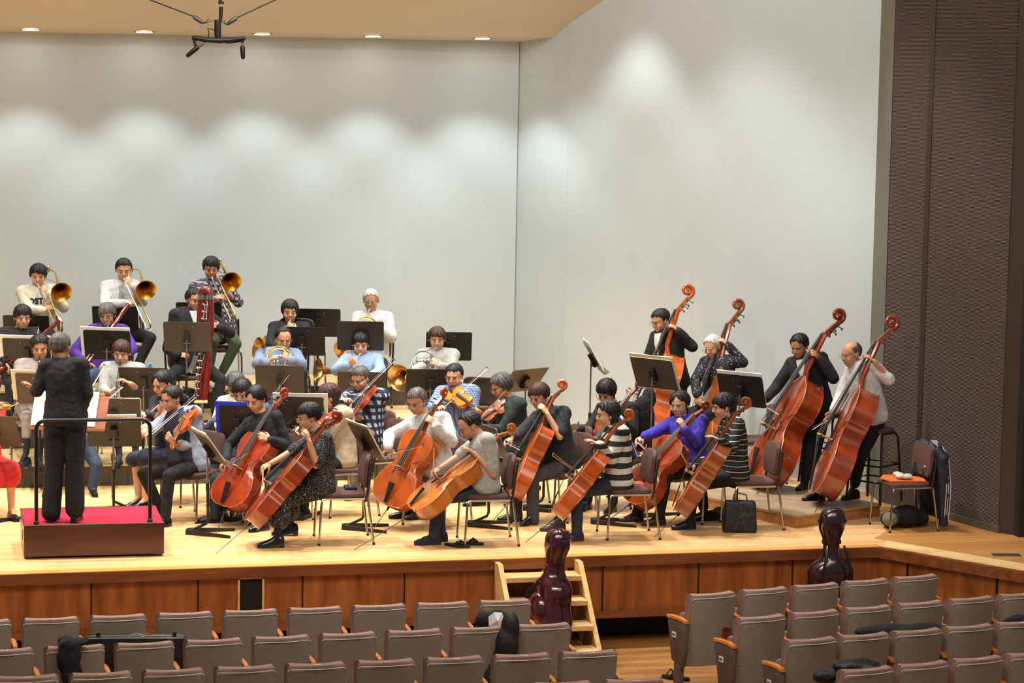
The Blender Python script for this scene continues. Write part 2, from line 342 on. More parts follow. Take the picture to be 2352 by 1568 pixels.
# ceiling of the shell
def slab(quads,name,m,th=.12):
    g=MB()
    for q in quads: g.add([V(p) for p in q]+[V(p)+V((0,0,th)) for p in q],[(0,1,2,3),(7,6,5,4),(0,4,5,1),(1,5,6,2),(2,6,7,3),(3,7,4,0)])
    return struct(name,g,m,smooth=False)
ya,za=29.86,4.705; yb,zb=20.8,4.705+.55*(29.86-20.8)
slab([((-6,30.55,4.645),(9,30.55,4.645),(9,ya,za),(-6,ya,za)),((-6,ya,za),(9,ya,za),(14,yb,zb),(-6,yb,zb))],'ceiling',M_ceil)
M_lamp=mat('lamp_glow','#fff6e0',.4,emit=14,var=.01); M_lamprim=mat('lamp_rim','#4c463c',.5)
for i,px in enumerate((72,333,605,860,1112)):
    x=DL_X[i]; y=30.08; z=4.705-(y-ya)/(30.55-ya)*.06-.004
    t=thing('ceiling_downlight','recessed round ceiling downlight, %s from the left along the rear wall'%['first','second','third','fourth','fifth'][i],'downlight',(x,y,z),'downlights over the rear wall'); n=V((0,-.0866,-1)).normalized()
    obj('lamp_face',MB().lathe([(.0001,0),(.098,0),(.098,.004),(.0001,.004)],(x,y,z),n,24),M_lamp,t); obj('rim',MB().lathe([(.098,-.002),(.112,-.002),(.112,.006),(.098,.006),(.098,-.002)],(x,y,z),n,24,False),M_lamprim,t)
# risers
RL=((26.83,28.03,.225),(28.04,29.28,.45),(29.29,30.46,.68)); ROWN=('lowest','middle','top')
for k,(y0,y1,z) in enumerate(RL):
    xs=[-3.2,-1.4,.4,2.2,4.,5.8,7.4-.15*k]
    for j in range(6):
        x0,x1=xs[j]+.004,xs[j+1]-.004
        if k==2 and x1>7.9: x1=7.9
        t=thing('riser_platform','wooden riser platform with dark brown sides, %s step, %s module from the left'%(ROWN[k],['first','second','third','fourth','fifth','sixth'][j]),'riser',((x0+x1)/2,(y0+y1)/2,0),'orchestra risers of the %s step'%ROWN[k])
        obj('body',MB().box(((x0+x1)/2,(y0+y1)/2,(z-.02)/2),(x1-x0,y1-y0,z-.02)),M_riser,t,smooth=False)
        obj('deck',MB().box(((x0+x1)/2,(y0+y1)/2-.006,z-.01),(x1-x0,y1-y0+.012,.02)),M_deck,t,smooth=False)
# bass platform
bp=[V((8.94,23.4,0)),V((10.02,23.92,0)),V((9.2,25.75,0)),V((8.1,25.35,0))]
t=thing('bass_platform','low square wooden platform under the double bass players','platform',(9,24.6,0))
obj('body',MB().prism([(p.x,p.y) for p in bp],.10),woodmat('platform_ply','#b57c44','#9a6432',.5,'x',plank=0),t,smooth=False)
obj('deck',MB().prism([(p.x+(p.x-9)*.01,p.y+(p.y-24.6)*.01) for p in bp],.022,o=(0,0,.10)),mat('platform_top','#a38a6b',.5),t,smooth=False)
# floor socket plate
q=onz(2311,1275,0); tag(obj('floor_plate',MB().box(q+V((0,0,.004)),(.26,.13,.006),rot(-14)),mat('green_steel','#5f665c',.4,.6),smooth=False,org=q),'grey metal floor socket cover set in the boards at the stage corner','floor plate')
# steps up to the stage
sx0=ony(1143,1330,22.3).x; sx1=ony(1326,1330,22.3).x; t=thing('wooden_steps','pale wooden steps with open risers leading up to the stage front','steps',((sx0+sx1)/2,21.9,FZ))
for s_,x in ((0,sx0),(1,sx1)):
    prof=[(22.34,-.02),(22.22,-.02),(21.42,FZ),(21.72,FZ),(22.34,-.62)]
    M3=Matrix(((0,0,1),(1,0,0),(0,1,0))); obj('stringer',MB().prism(prof,.045,M3,(x-.02,0,0)),M_pale,t,smooth=False)
for k in range(4):
    z=-.14-.18*k; y=22.2-.215*k
    st=obj('tread',MB().box(((sx0+sx1)/2,y,z),(sx1-sx0-.05,.25,.04)),M_pale,t,smooth=False); obj('grip_strip',MB().box(((sx0+sx1)/2,y-.105,z+.022),(sx1-sx0-.14,.02,.006)),mat('grip','#d9d2c0',.4),st,smooth=False)
# ================================================================ AUDITORIUM SEATS
M_shell=mat('seat_shell','#8d8375',.55,var=.06,scale=9); M_seatfab=mat('seat_fabric','#9a7c70',.9,var=.1,scale=30,bump=.2,bscale=300); M_arm=woodmat('arm_wood','#e08a33','#c06d1e',.3,'y',plank=0,coat=.5)
M_pipe=mat('seat_edge','#cfcfc0',.4); M_plate=mat('plate_white','#e6e6e2',.35,var=.02); M_ink=mat('ink','#3a3a48',.6); M_endp=mat('end_panel','#5d4a44',.7)
def seat_proto():
    t=thing('auditorium_seat','x','seat',(0,0,FZ)); t['o_']=(0,0,0)
    yb=lambda u:-.05*(1-u*u)
    def sheet(z0,z1,w0,w1,y0,th,n=16,rc=.035,lean=-.16):
        F=[];B=[];m=MB(); rows=[0,.03,.5,.93,.975,1.]
        rs=[]
        for side in (0,1):
            for r in (rows if side==0 else rows[::-1]):
                z=z0+(z1-z0)*r; w=w0+(w1-w0)*r; ins=rc*(1-math.sqrt(max(0,1-max(0,(r-.93)/.07)**2))) if r>.93 else 0
                rs.append([V(((w-ins)*u,yb(u)+y0+(z-.6)*lean+(th if side==0 else 0),z)) for u in [2*i/n-1 for i in range(n+1)]])
        k=len(rs)
        for a in rs: m.v+=[tuple(p) for p in a]
        for i in range(k):
            for j in range(n): q=(i+1)%k; m.f.append((i*(n+1)+j,i*(n+1)+j+1,q*(n+1)+j+1,q*(n+1)+j))
        m.f.append(tuple(i*(n+1) for i in range(k))); m.f.append(tuple(i*(n+1)+n for i in range(k))[::-1]); return m
    H=.865
    obj('backrest',sheet(.36,H,.218,.223,.012,.075,rc=.03),M_seatfab,t,bevel=.012)
    sh=obj('back_shell',sheet(.24,H-.03,.208,.214,-.004,.016),M_shell,t)
    pp=[V((.214*u,yb(u)-.006-.16*(H-.03-.6)-.0,H-.028)) for u in [i/10-1 for i in range(21)]]
    pp=[V((-.2165,pp[0].y-.003,H-.042))]+pp[1:-1]+[V((.2165,pp[-1].y-.003,H-.042))]
    obj('piping',MB().tube(pp,.0028,6),M_pipe,t)
    for x in (-.2,.2): obj('bolt',MB().lathe([(.005,0),(.005,.004)],(x,yb(.8)-.006-.16*(-.13),.47),(0,-1,0),8),M_black,sh)
    pl=obj('number_plate',MB().box((.0,-.05+.02+.012-.16*(.27),H+.003),(.046,.020,.004)),M_plate,t,smooth=False)
    ink=MB(); random.seed(4)
    for i in range(4): ink.box((-.014+.009*i,-.0612,H+.006),(.005,.010,.001))
    obj('number',ink,M_ink,pl,smooth=False)
    # folded seat cushion
    c=MB(); rs=[]
    for z,y,th in ((.30,.07,.03),(.31,.05,.09),(.40,.05,.12),(.56,.09,.12),(.66,.12,.09),(.68,.14,.03)):
        rs.append([V((x,y+yy*th,z)) for x,yy in ((-.19,0),(-.20,.5),(-.19,1),(.19,1),(.20,.5),(.19,0))])
    obj('seat_cushion',c.rings(rs),M_seatfab,t,bevel=.01)
    def arm(x,parent,plate=False):
        pr=[(.018,-.03),(.021,.06),(.022,.18),(.018,.27),(.008,.305)]; rs=[]
        for w_,y in pr:
            zz=.645-.9*max(0,.0+(.06-y))*.12-.25*max(0,y-.15)**1.5; rs.append([V((x+w_*a,y,zz+b)) for a,b in ((-1,-.012),(-1,.008),(-.7,.016),(.7,.016),(1,.008),(1,-.012))])
        obj('armrest',MB().rings(rs),M_arm,parent)
        Mx=Matrix(((0,0,1),(1,0,0),(0,1,0)))
        p=obj('side_panel',MB().prism([(-.02,.63),(.27,.625),(.275,.60),(.20,.28),(.02,.22),(-.035,.40)],.034,Mx,(x-.017,0,0)),M_endp,parent,smooth=False,bevel=.01)
        obj('leg',MB().box((x,.09,.13),(.035,.11,.26)).box((x,.09,.008),(.05,.2,.016)),M_endp,parent,smooth=False)
        if plate:
            q=obj('row_plate',MB().box((x-.021,.15,.50),(.006,.065,.045)),M_plate,p,smooth=False)
            ink=MB()
            for i in range(5): ink.box((x-.0255,.17-.01*i,.50),(.002,.006,.014))
            obj('row_number',ink,M_ink,parent,smooth=False)
    arm(.251,t); return t,arm
SEAT,_armf=seat_proto(); ORD=['first','second','third','fourth','fifth','sixth','seventh','eighth','ninth','tenth','eleventh','twelfth','thirteenth']
_first=True
def place_seat(x,y,rz,label,group,left=False):
    global _first
    if _first: s=SEAT; s.location=(x,y,FZ); s.rotation_euler=(0,0,rz); s['label']=label; s['group']=group; _first=False
    else: s=dup(SEAT,(x,y,FZ),rz,label,group)
    return s
# each row: list of (x,y) of the seat tops
def rowpts(pxs,z,ext_l=0,ext_r=0):
    P=[onz(a,b,z) for a,b in pxs]; xs=[p.x for p in P]; ys=[p.y for p in P]; n=len(P)
    if n>1:
        k=np.polyfit(range(n),xs,1); c=np.polyfit(range(n),ys,1)
    return [(k[0]*i+k[1],c[0]*i+c[1]) for i in range(-ext_l,n+ext_r)],math.atan2(c[0],k[0])
ZT=.045
ROWS=[('left','front',[(119,1424),(267,1418),(435,1410),(581,1404.5),(723,1399),(884,1394),(1022,1388),(1161,1382)],1,0),
('left','second',[(15,1495),(329-158,1488),(329,1481),(501,1473),(652,1468),(800,1460),(964,1449),(1108,1444),(1251,1438)],0,0),
('left','third',[(69,1558),(232,1552),(393,1542),(576.5,1534),(731,1528),(884,1519),(1057,1514),(1209,1507),(1356,1502)],1,0),
('left','fourth',[(1300,1572),(1464,1565)],3,0),
('right','front',[(1646,1365),(1762,1356),(1878,1346),(2002,1334),(2112,1326)],0,0),
('right','second',[(1756,1419),(1878,1411),(2006,1395),(2121,1385),(2247,1375),(2350,1368)],0,1),
('right','third',[(1871,1472),(1993,1460),(2113,1450),(2250,1440),(2345,1432)],0,1),
('right','fourth',[(2000,1540),(2130,1526),(2255,1515)],0,2)]
SEATS={}
for blk,rn,pts,el,er in ROWS:
    P,rz=rowpts(pts,ZT,el,er)
    for i,(x,y) in enumerate(P):
        s=place_seat(x,y+.085,rz,'brown folding auditorium seat, %s from the left in the %s row of the %s block'%(ORD[i],rn,blk),'auditorium seats of the %s block'%blk); SEATS[blk,rn,i]=s
        if blk=='right' and i==0:
            t=thing('aisle_end_panel','brown upholstered aisle end panel with orange armrest, %s row of the right block'%rn,'seat end',(0,0,FZ),'aisle end panels of the right block'); t['o_']=(0,0,0); _armf(-.251,t,True); t.location=(x,y+.085,FZ); t.rotation_euler=(0,0,rz)
# ================================================================ PEOPLE
SKIN=[mat('skin_light','#cd9a78',.5,var=.05,scale=12),mat('skin_mid','#bd8665',.5,var=.06,scale=12),mat('skin_tan','#a97150',.5,var=.06,scale=12)]
M_lip=mat('lip','#a9605a',.45); M_lash=mat('eye_dark','#1d1512',.35); M_lens=mat('lens_glass','#dfe6ea',.05,alpha=.07,var=.01); M_rim=mat('glasses_rim','#4a3f3a',.3,.6)
def hairm(n,c,c2=None,r=.5): return mat('hair_'+n,c,r,col2=c2,scale=26,stretch=(1,1,.18),bump=.12,bscale=60,spec=.3)
HAIR={'black':hairm('black','#1d1817','#0b0909'),'brown':hairm('brown','#4a2c22','#24130f'),'dark':hairm('dark','#2c211e','#120d0c'),'grey':hairm('grey','#84817c','#4e4b48'),
 'white':hairm('white','#c9c7c1','#9b9893'),'salt':hairm('salt','#5a5754','#2a2827'),'ash':hairm('ash','#6d665e','#3c3733')}
def lerp(a,b,t): return a+(b-a)*t
def interp(tab,x): return float(np.interp(x,[a for a,_ in tab],[b for _,b in tab]))
def hframe(a,p,roll=0):
    f=facing(a)*math.cos(R(p))-UP*math.sin(R(p)); l=lateral(a); u=l.cross(f)
    u=-u if u.z<0 else u
    if roll: q=Quaternion(f,R(roll)); l=q@l; u=q@u
    return Matrix((l,f,u)).transposed()
def head_mb(m,c,H,wide=1.,jaw=1.):
    P=lambda x,y,z:c+H@V((x,y,z)); w=wide
    m.ell(P(0,-.012,.032),(.080*w,.097,.084),H,18,12); m.ell(P(0,.026,-.024),(.069*w*jaw,.064,.080),H,16,10)
    m.ell(P(0,.052,-.082),(.032*jaw,.028,.022),H,10,7); m.ell(P(0,.062,.028),(.052*w,.027,.026),H,12,7)
    for s in (-1,1):
        m.ell(P(.037*s*w,.058,-.028),(.026,.026,.028),H,10,7); m.ell(P(.081*s*w,-.004,-.008),(.008,.014,.026),H@rot(12*s,'Z'),10,7)
        m.cap(P(.045*s*jaw,.0,-.062),P(.02*s,.045,-.095),.022,.018,8); m.ell(P(.010*s,.090,-.024),(.009,.009,.008),H,8,5)
    m.cap(P(0,.086,.014),P(0,.104,-.020),.0075,.0115,8)
    m.ell(P(0,.080,-.056),(.024,.010,.016),H,10,6)
def face(t,c,H,hairmat,glasses=None,wide=1.,brow=1,beard=None):
    P=lambda x,y,z:c+H@V((x,y,z))
    for s in (-1,1):
        e=MB().ell(P(.032*s*w_(wide),.0850,.002),(.0145,.0045,.0036),H@rot(-10*s,'Z'),10,6); obj('eye',e,M_lash,t)
        obj('eyebrow',MB().cap(P(.018*s,.0905,.022),P(.047*s*w_(wide),.079,.021),.0036,.0026,6),hairmat,t)
    obj('mouth',MB().ell(P(0,.0880,-.0560),(.019,.0045,.0045),H,10,6),M_lip,t)
    if glasses:
        g=MB(); ln=MB()
        for s in (-1,1):
            cc=V((.033*s,.106,.0)); pts=[P(cc.x+.022*math.cos(a),cc.y-.10*abs(.022*math.cos(a))*(1 if s*math.cos(a)>0 else -.2),cc.z+.015*math.sin(a)*(.8 if math.sin(a)>0 else 1)) for a in [2*PI*i/16 for i in range(17)]]
            g.tube(pts,.0013,6); g.tube([P(.057*s,.104,.004),P(.079*s*wide,.06,.006),P(.084*s*wide,-.005,.004)],.0016,6)
            ln.rings([[p+H@V((0,-.001,0)) for p in pts[:-1]],[p+H@V((0,.0005,0)) for p in pts[:-1]]])
        g.tube([P(-.009,.108,.004),P(.009,.108,.004)],.0017,6)
        gl=obj('glasses',g,glasses,t); obj('lens',ln,M_lens,gl)
def w_(w): return w
STY={ # hairline elevation by azimuth (0 face .. 180 nape), drop below the head, puff, top limit
 'short':([(0,34),(35,30),(56,20),(70,0),(80,-14),(90,-2),(100,2),(110,-30),(125,-44),(140,-50),(180,-52)],[(0,0),(180,0)],1.0,90),
 'fringe':([(0,15),(35,12),(52,2),(64,-14),(80,-22),(92,-14),(104,-20),(118,-42),(140,-50),(180,-54)],[(0,0),(180,0)],1.04,90),
 'parted':([(0,52),(14,38),(34,14),(52,2),(68,-12),(80,-20),(90,-6),(100,-2),(110,-30),(125,-44),(150,-50),(180,-52)],[(0,0),(180,0)],1.02,90),
 'parted_long':([(0,52),(14,38),(34,16),(54,0),(70,-18),(84,-44),(120,-46),(180,-50)],[(0,0),(70,.0),(84,.06),(110,.10),(180,.16)],1.03,90),
 'bob':([(0,16),(36,11),(52,2),(64,-16),(76,-42),(90,-46),(120,-46),(180,-50)],[(0,0),(66,0),(78,.035),(90,.045),(180,.045)],1.08,90),
 'long':([(0,38),(20,30),(40,14),(62,4),(76,-8),(88,-44),(120,-46),(180,-50)],[(0,0),(80,.0),(90,.10),(100,.16),(120,.22),(180,.25)],1.05,90),
 'bangs_long':([(0,18),(38,14),(54,2),(68,-30),(80,-44),(180,-50)],[(0,0),(64,.0),(76,.10),(90,.17),(180,.22)],1.06,90),
 'tied':([(0,40),(30,34),(50,20),(66,0),(78,-14),(88,-4),(100,0),(110,-28),(125,-42),(150,-50),(180,-52)],[(0,0),(180,0)],1.0,90),
 'puff':([(0,32),(35,26),(54,8),(68,-16),(86,-26),(110,-40),(140,-50),(180,-54)],[(0,0),(60,.0),(90,.01),(180,.02)],1.11,90),
 'bald':([(0,60),(50,58),(66,30),(78,-6),(90,-2),(102,2),(114,-34),(140,-48),(180,-50)],[(0,0),(180,0)],.94,[(0,61),(50,59),(66,36),(80,34),(110,42),(140,52),(180,56)]),
 'receding':([(0,54),(30,58),(50,46),(62,18),(74,-6),(82,-16),(90,-4),(100,0),(110,-30),(140,-50),(180,-52)],[(0,0),(180,0)],1.0,90)}
def hair(t,c,H,style,m,seed=1,part=0,extra=None):
    tab,drop,puff,top=STY[style]; n=72; rnd=random.Random(seed); ph=[rnd.uniform(0,6) for _ in range(6)]
    cc=V((0,-.013,.030)); rad=V((.088,.107,.096))*puff; azs=[360*i/n-180 for i in range(n)]
    jt=[rnd.uniform(-1,1) for _ in azs]; jt=[(jt[i-1]+2*jt[i]+jt[(i+1)%n])/3 for i in range(n)]; jr=[rnd.uniform(-1,1) for _ in azs]; sw=rnd.choice((-1,1))
    def pt(i,el,k,dz,rf):
        az=azs[i]; k=k*.78 if top!=90 and abs(az)<63 else k; e=R(el); az2=az+sw*10*(1-abs(el)/90)*(rf>.5)*(abs(az)<70); a=R(az2); st=.0032*math.sin(az*.30+ph[0]+el*.03)+.0030*math.sin(az*.83+ph[1]+el*.06)+.0026*jr[i]*min(1,rf*1.4)
        q=cc+V((rad.x*k*math.sin(a)*math.cos(e),rad.y*k*math.cos(a)*math.cos(e),rad.z*k*math.sin(e)))
        q+=(q-cc).normalized()*(st if k>.95 else 0); q.z-=dz; return c+H@q
    def tops(az): return 89 if top==90 else interp(top,abs(az))
    lo=[interp(tab,abs(a))+5*jt[i]*(1.3 if abs(a)<70 else .8)+3*math.sin(a*.21+ph[2])*(abs(a)<60)+(part*a*.16 if abs(a)<50 else 0) for i,a in enumerate(azs)]; dr=[max(0,interp(drop,abs(a))*(1+.12*jt[i])) for i,a in enumerate(azs)]
    mx=max(dr)>0
    def row(f,k,dk=0.): return [pt(i,lerp(tops(azs[i]),lo[i],f),k*(1-.10*dk*(abs(azs[i])>100)),dr[i]*dk,f) for i in range(n)]
    outer=[row(f,1.+.02*math.sin(f*PI)) for f in (0,.12,.28,.45,.62,.78,.9,1.)]
    if mx: outer+=[row(1.,1.0,q) for q in (.3,.65,1.)]
    inner=([row(1.,.86,q) for q in (1.,.5)] if mx else [])+[row(f,.86) for f in (1.,.8,.5,.2,0)]
    mb=MB().rings([row(0,.88)]+outer+inner) if top==90 else MB().rings(outer+inner+[outer[0]],caps=False)
    if extra:
        for (x,y,z,rx,ry,rz) in extra: mb.ell(c+H@V((x,y,z)),(rx,ry,rz),H,12,8)
    return obj('hair',mb,m,t,vox=.0048,sm=1)
def hand(m,W,d,n,side,curl=40,g=1.,spread=1.,thumb=1.):
    """side: +1 thumb on n x d side"""
    d=d.normalized(); n=(n-d*n.dot(d)).normalized(); s=n.cross(d)*side
    for k,o in enumerate((.026,.009,-.009,-.025)):
        m.cap(W+d*.005*g+s*o*.55*g,W+d*(.083-.004*abs(k-1))*g+s*o*g,.0135*g,.0115*g,8)
    for k,(o,L) in enumerate(((.030,.068),(.010,.076),(-.011,.071),(-.030,.056))):
        p=W+d*(.084-.004*abs(k-1))*g+s*o*g; a=R((k-1.2)*-5*spread); dd=(d*math.cos(a)+s*math.sin(a)); c=R(curl*(.75+.12*k)); tot=0
        for j,fr in enumerate((.45,.32,.26)):
            tot+=c*(.55,.8,.5)[j]; q=p+(dd*math.cos(tot)+n*math.sin(tot))*L*fr*g; m.cap(p,q,(.0092-.0008*j)*g,(.0084-.0008*j)*g,8); p=q
    p=W+d*.022*g+s*.026*g; td=(s*.62+d*.62+n*.48*thumb).normalized(); q=p+td*.042*g; m.cap(p,q,.0135*g,.0105*g,8)
    td=(s*.15+d*.8+n*.55*thumb).normalized(); m.cap(q,q+td*.034*g,.0102*g,.0082*g,8)
def shoe(t,A,d,floor,m,heel=.0,g=1.):
    d=V((d.x,d.y,0)).normalized(); s=V((-d.y,d.x,0)); rs=[]; A=V((A.x,A.y,floor))
    for y,w_,h,z in ((-.07,.018,.05,heel),(-.062,.030,.075,heel),(-.03,.036,.090,heel),(.02,.037,.085,heel*.8),(.07,.040,.062,heel*.4),(.12,.045,.050,0),(.16,.038,.040,0),(.185,.02,.028,0)):
        rs.append([A+d*y*g+s*w_*g*math.cos(a)*(1 if math.sin(a)<0 else .85)+UP*(z+.012+max(0,(h*g)*math.sin(a)) - (.012 if math.sin(a)<-.1 else 0)) for a in [2*PI*k/12 for k in range(12)]])
    mb=MB().rings(rs)
    if heel>.01: mb.box(A-d*.045*g+UP*heel*.5,(.04,.045,heel),Matrix((s,d,UP)).transposed())
    return obj('shoe',mb,m,t,smooth=True,ang=60)
PEOPLE={}
TORS=((-.16,.11,.09),(-.08,.165,.115),(.02,.178,.125),(.18,.170,.122),(.42,.160,.118),(.62,.170,.124),(.80,.176,.118),(.90,.174,.104),(.97,.142,.086),(1.03,.090,.070),(1.07,.060,.058))
def torso(m,hp,nk,lat,g,infl,hemT=-.16,belly=0.,flare=0.,wide=1.,gx=0.,frm=None):
    up=(nk-hp); L=up.length; up.normalize(); fr=lat.cross(up).normalized(); la=up.cross(fr)*1.; la=la if la.dot(lat)>0 else -la
    rs=[]
    for t,hw,hd in TORS:
        if t<hemT-.001: continue
        x=(hw*wide*g+infl+gx*(.9-max(t,0))); y=hd*g+infl+gx*.6; b=belly*max(0,1-abs(t-.2)/.35)
        if flare and t<.3: x+=flare*(.3-t); y+=flare*(.3-t)
        c=hp+up*L*t+fr*(.012+b*.6)
        rs.append([c+la*x*math.copysign(abs(math.cos(a))**.85,math.cos(a))+fr*(y+b*.5)*math.copysign(abs(math.sin(a))**.85,math.sin(a)) for a in [2*PI*k/22 for k in range(22)]])
    m.rings(rs); return fr,la,up,L
def person(key,label,hip,hz,phi,neck,head,hd,RA,LA,top,bottom,hairs,shoes=None,skin=0,g=1.,floor=0.,dn=0.,knees=None,feet=None,dh=None,
    sleeve=1.,loose=.010,hem=-.16,flare=0.,belly=0.,wide=1.,glasses=None,collar=None,vneck=None,tie=None,skirt=None,stand=False,trouser=1.,heel=0.,headg=1.,jaw=1.,shoul=None,disp=.012,hipd=None,extra=None,cuffs=None,legw=0.,part=0,legs=True,short=False,vest=None,beard=None):
    hp=onz(hip[0],hip[1],hz) if hipd is None else atd(hip[0],hip[1],hipd)
    D0=dep(hp); nk=atd(neck[0],neck[1],D0+dn); lat=lateral(phi if shoul is None else shoul); fac=facing(phi)
    t=thing('person',label,'person',(hp.x,hp.y,floor)); S=SKIN[skin]
    H=hframe(hd[0],hd[1],hd[2] if len(hd)>2 else 0)*(1.07*headg); headg=1.
    hc=atd(head[0],head[1],D0+dn+(dh if dh is not None else (facing(hd[0])*.06).dot(fwd)))
    body=MB(); fr,la,up,L=torso(body,hp,nk,lat,g*.93,-.004,-.16,belly*.8,wide=wide)
    head_mb(body,hc,H,1.*headg,jaw); body.cap(nk-up*.05*g,hc+H@V((0,-.018,-.055)),.056*g,.052*g,14)
    shc=hp+up*L*.93; SH={}; 
    for s,nm in ((1,'L'),(-1,'R')): SH[nm]=shc+la*s*.168*g*wide+fr*.0
    tb=MB(); torso(tb,hp,nk,lat,g,loose,hem,belly,flare,wide)
    for s,nm in ((1,'L'),(-1,'R')): tb.cap(hp+up*L*.95+la*s*.04*g,SH[nm],.062*g+loose,.066*g+loose*.7,12)
    out={}
    for nm,A in (('R',RA),('L',LA)):
        s=1 if nm=='L' else -1; sh=SH[nm]; u,fo=.275*g,.245*g
        if A is None:   # hanging / resting on thigh
            e=sh-up*.25*g+fac*.06+la*s*.04; w=e+fac*.20*g-UP*.08-la*s*.05; tip=w+fac*.1-UP*.08; A=(None,None,None); cur=30; pn=-UP
        else:
            e=snap(sh,A[0][0],A[0][1],u,A[0][2]); w=snap(e,A[1][0],A[1][1],fo,A[1][2]); tip=snap(w,A[2][0],A[2][1],.16*g,A[2][2])
            cur=A[3] if len(A)>3 else 35; pn=cv(*A[4]) if len(A)>4 else -UP
        for a,b in ((sh,e),(e,w)):
            pass
        body.cap(sh,e,.050*g,.038*g,10); body.cap(e,w,.038*g,.025*g,10)
        sd=(A[5] if len(A)>5 else (1 if nm=='L' else -1))
        hand(body,w,tip-w,pn,sd,cur,g=.95*g)
        out['w'+nm]=w; out['e'+nm]=e; out['h'+nm]=w+(tip-w).normalized()*.08*g
        sl=sleeve if not isinstance(sleeve,tuple) else (sleeve[0] if nm=='R' else sleeve[1])
        r0,r1,r2=.056*g+loose*.9,.045*g+loose*.85,.034*g+loose*.75
        if sl>.5: tb.cap(sh,e,r0,r1,12); k=(sl-.5)*2; tb.cap(e,e.lerp(w,k*.97),r1,lerp(r1,r2,k),12)
        else: tb.cap(sh,sh.lerp(e,sl*2),r0,lerp(r0,r1,sl*2),12)
        if cuffs: obj('cuff',MB().tube([e.lerp(w,.93),e.lerp(w,1.03)],.036*g,12),cuffs,t)
    obj('body',body,S,t,vox=.006,sm=2)
    # legs
    wb=MB(); sk={}
    for s,nm in ((1,'L'),(-1,'R')):
        hj=hp+la*s*.085*g-UP*.0
        i=0 if nm=='R' else 1; bl=MB()
        if stand:
            kn=snap(hj,knees[i][0],knees[i][1],.44*g,knees[i][2]) if knees else hj-UP*.44*g+fac*.02
            an=snap(kn,feet[i][0],feet[i][1],.42*g,feet[i][2]) if feet else V((kn.x,kn.y,floor+.09))
        else:
            kn=snap(hj,knees[i][0],knees[i][1],.43*g,knees[i][2]) if knees else hj+fac*.42*g+la*s*.05-UP*.02
            if feet: an=snap(kn,feet[i][0],feet[i][1],.41*g,feet[i][2])
            else: an=V((kn.x,kn.y,floor+.09))+fac*.02
        if an.z<floor+.07: an.z=floor+.07
        sk[nm]=(hj,kn,an); tw=.082*g+loose*.3+legw
        if not skirt:
            wb.cap(hj,kn,tw+.008,.066*g+legw,14); k=trouser; rr=.056*g+legw; wb.cap(kn,kn.lerp(an,min(k,1.12)*.98),.064*g+legw,rr*(1.12 if k>1 else .92),12)
            bl.cap(kn,an,.05*g,.034*g,10)
        else: bl.cap(kn,an,.052*g,.032*g,10)
        td=(V((an.x,an.y,0))-V((kn.x,kn.y,0))); fd=fac
        if feet and len(feet[i])>3: fd=facing(feet[i][3])
        if shoes: shoe(t,an,fd,floor,shoes,heel,g*.98)
        bl.cap(an,V((an.x,an.y,floor+.05))+fd*.08,.032*g,.022*g,8)
        obj('lower_leg',bl,(extra or {}).get('sock',S if skirt else M_sock),t,vox=.008,sm=2)
    if legs:
        if not skirt:
            wb.ell(hp-up*.0+V((0,0,-.01)),(.165*g*wide+loose*.5,.125*g+belly*.4,.115*g),Matrix((la,fr,up)).transposed(),16,10)
            obj('trousers',wb,bottom,t,vox=.009,sm=3,disp=.006)
        else:
            a=sk['L'];b=sk['R']; c0=(a[0]+b[0])/2; c1=(a[1]+b[1])/2; ax=(c1-c0); n_=la; rs=[]; z=ax.normalized(); y=n_.cross(z)
            mm=MB(); mm.ell(hp,(.17*g,.13*g,.115*g),Matrix((la,fr,up)).transposed(),16,10)
            for s_ in 'LR': mm.cap(sk[s_][0],sk[s_][1]+z*.03,.095*g,.082*g,12)
            mm.cap(c0,c1,.09,.075,12)
            if skirt>1:
                for s_ in 'LR': mm.cap(sk[s_][1],sk[s_][1].lerp(sk[s_][2],skirt-1),.095,.10,12)
                mm.cap(c1,((a[1].lerp(a[2],skirt-1))+(b[1].lerp(b[2],skirt-1)))/2,.09,.10,12)
            obj('skirt',mm,bottom,t,vox=.009,sm=4,disp=.01)
    tb_=obj('jacket' if vneck else ('shirt' if collar else 'sweater'),tb,top,t,vox=.009,sm=3,disp=disp)
    Pt=lambda x,tt,off=0.:hp+up*L*tt+la*x+fr*((interp([(a,c) for a,b,c in TORS],tt)*g+loose+belly*.5*max(0,1-abs(tt-.2)/.35)+.012)*math.sqrt(max(0,1-(x/(.165*g*wide+loose))**2))+off)
    if collar: 
        rs=[[nk-up*.012+up*(.052*q)+la*(.084-.012*q)*g*math.cos(a)+fr*((.080-.010*q)*g*math.sin(a)+.008)-up*.040*max(0,math.sin(a))*1.1 for a in [2*PI*k/18 for k in range(18)]] for q in (0,.6,1.,.6,0)]
        rs[3]=[p+(p-nk).normalized()*.006 for p in rs[3]]; rs[4]=[p+(p-nk).normalized()*.010 for p in rs[4]]
        obj('collar',MB().rings(rs,False),collar,t)
    if vneck or vest:
        w0=.055; rows=[(1.0,w0),(.92,w0*.85),(.8,w0*.6),(.68,w0*.36),(.58,.004)]
        rs=[[Pt(x*w,a,.012) for x in (-1,-.5,0,.5,1)] for a,w in rows]; m2=MB(); bk=[[p-fr*.03 for p in r] for r in rs]
        m2.rings([r+b[::-1] for r,b in zip(rs,bk)]); obj('shirt_front',m2,vneck or vest,t)
    if tie:
        rows=[(.955,.020),(.93,.022),(.92,.014),(.8,.026),(.55,.036),(.30,.040),(.25,.002)]; rs=[[Pt(x*w,a,.022) for x in (-1,0,1)] for a,w in rows]; bk=[[p-fr*.012 for p in r] for r in rs]
        obj('tie',MB().rings([r+b[::-1] for r,b in zip(rs,bk)]),tie,t)
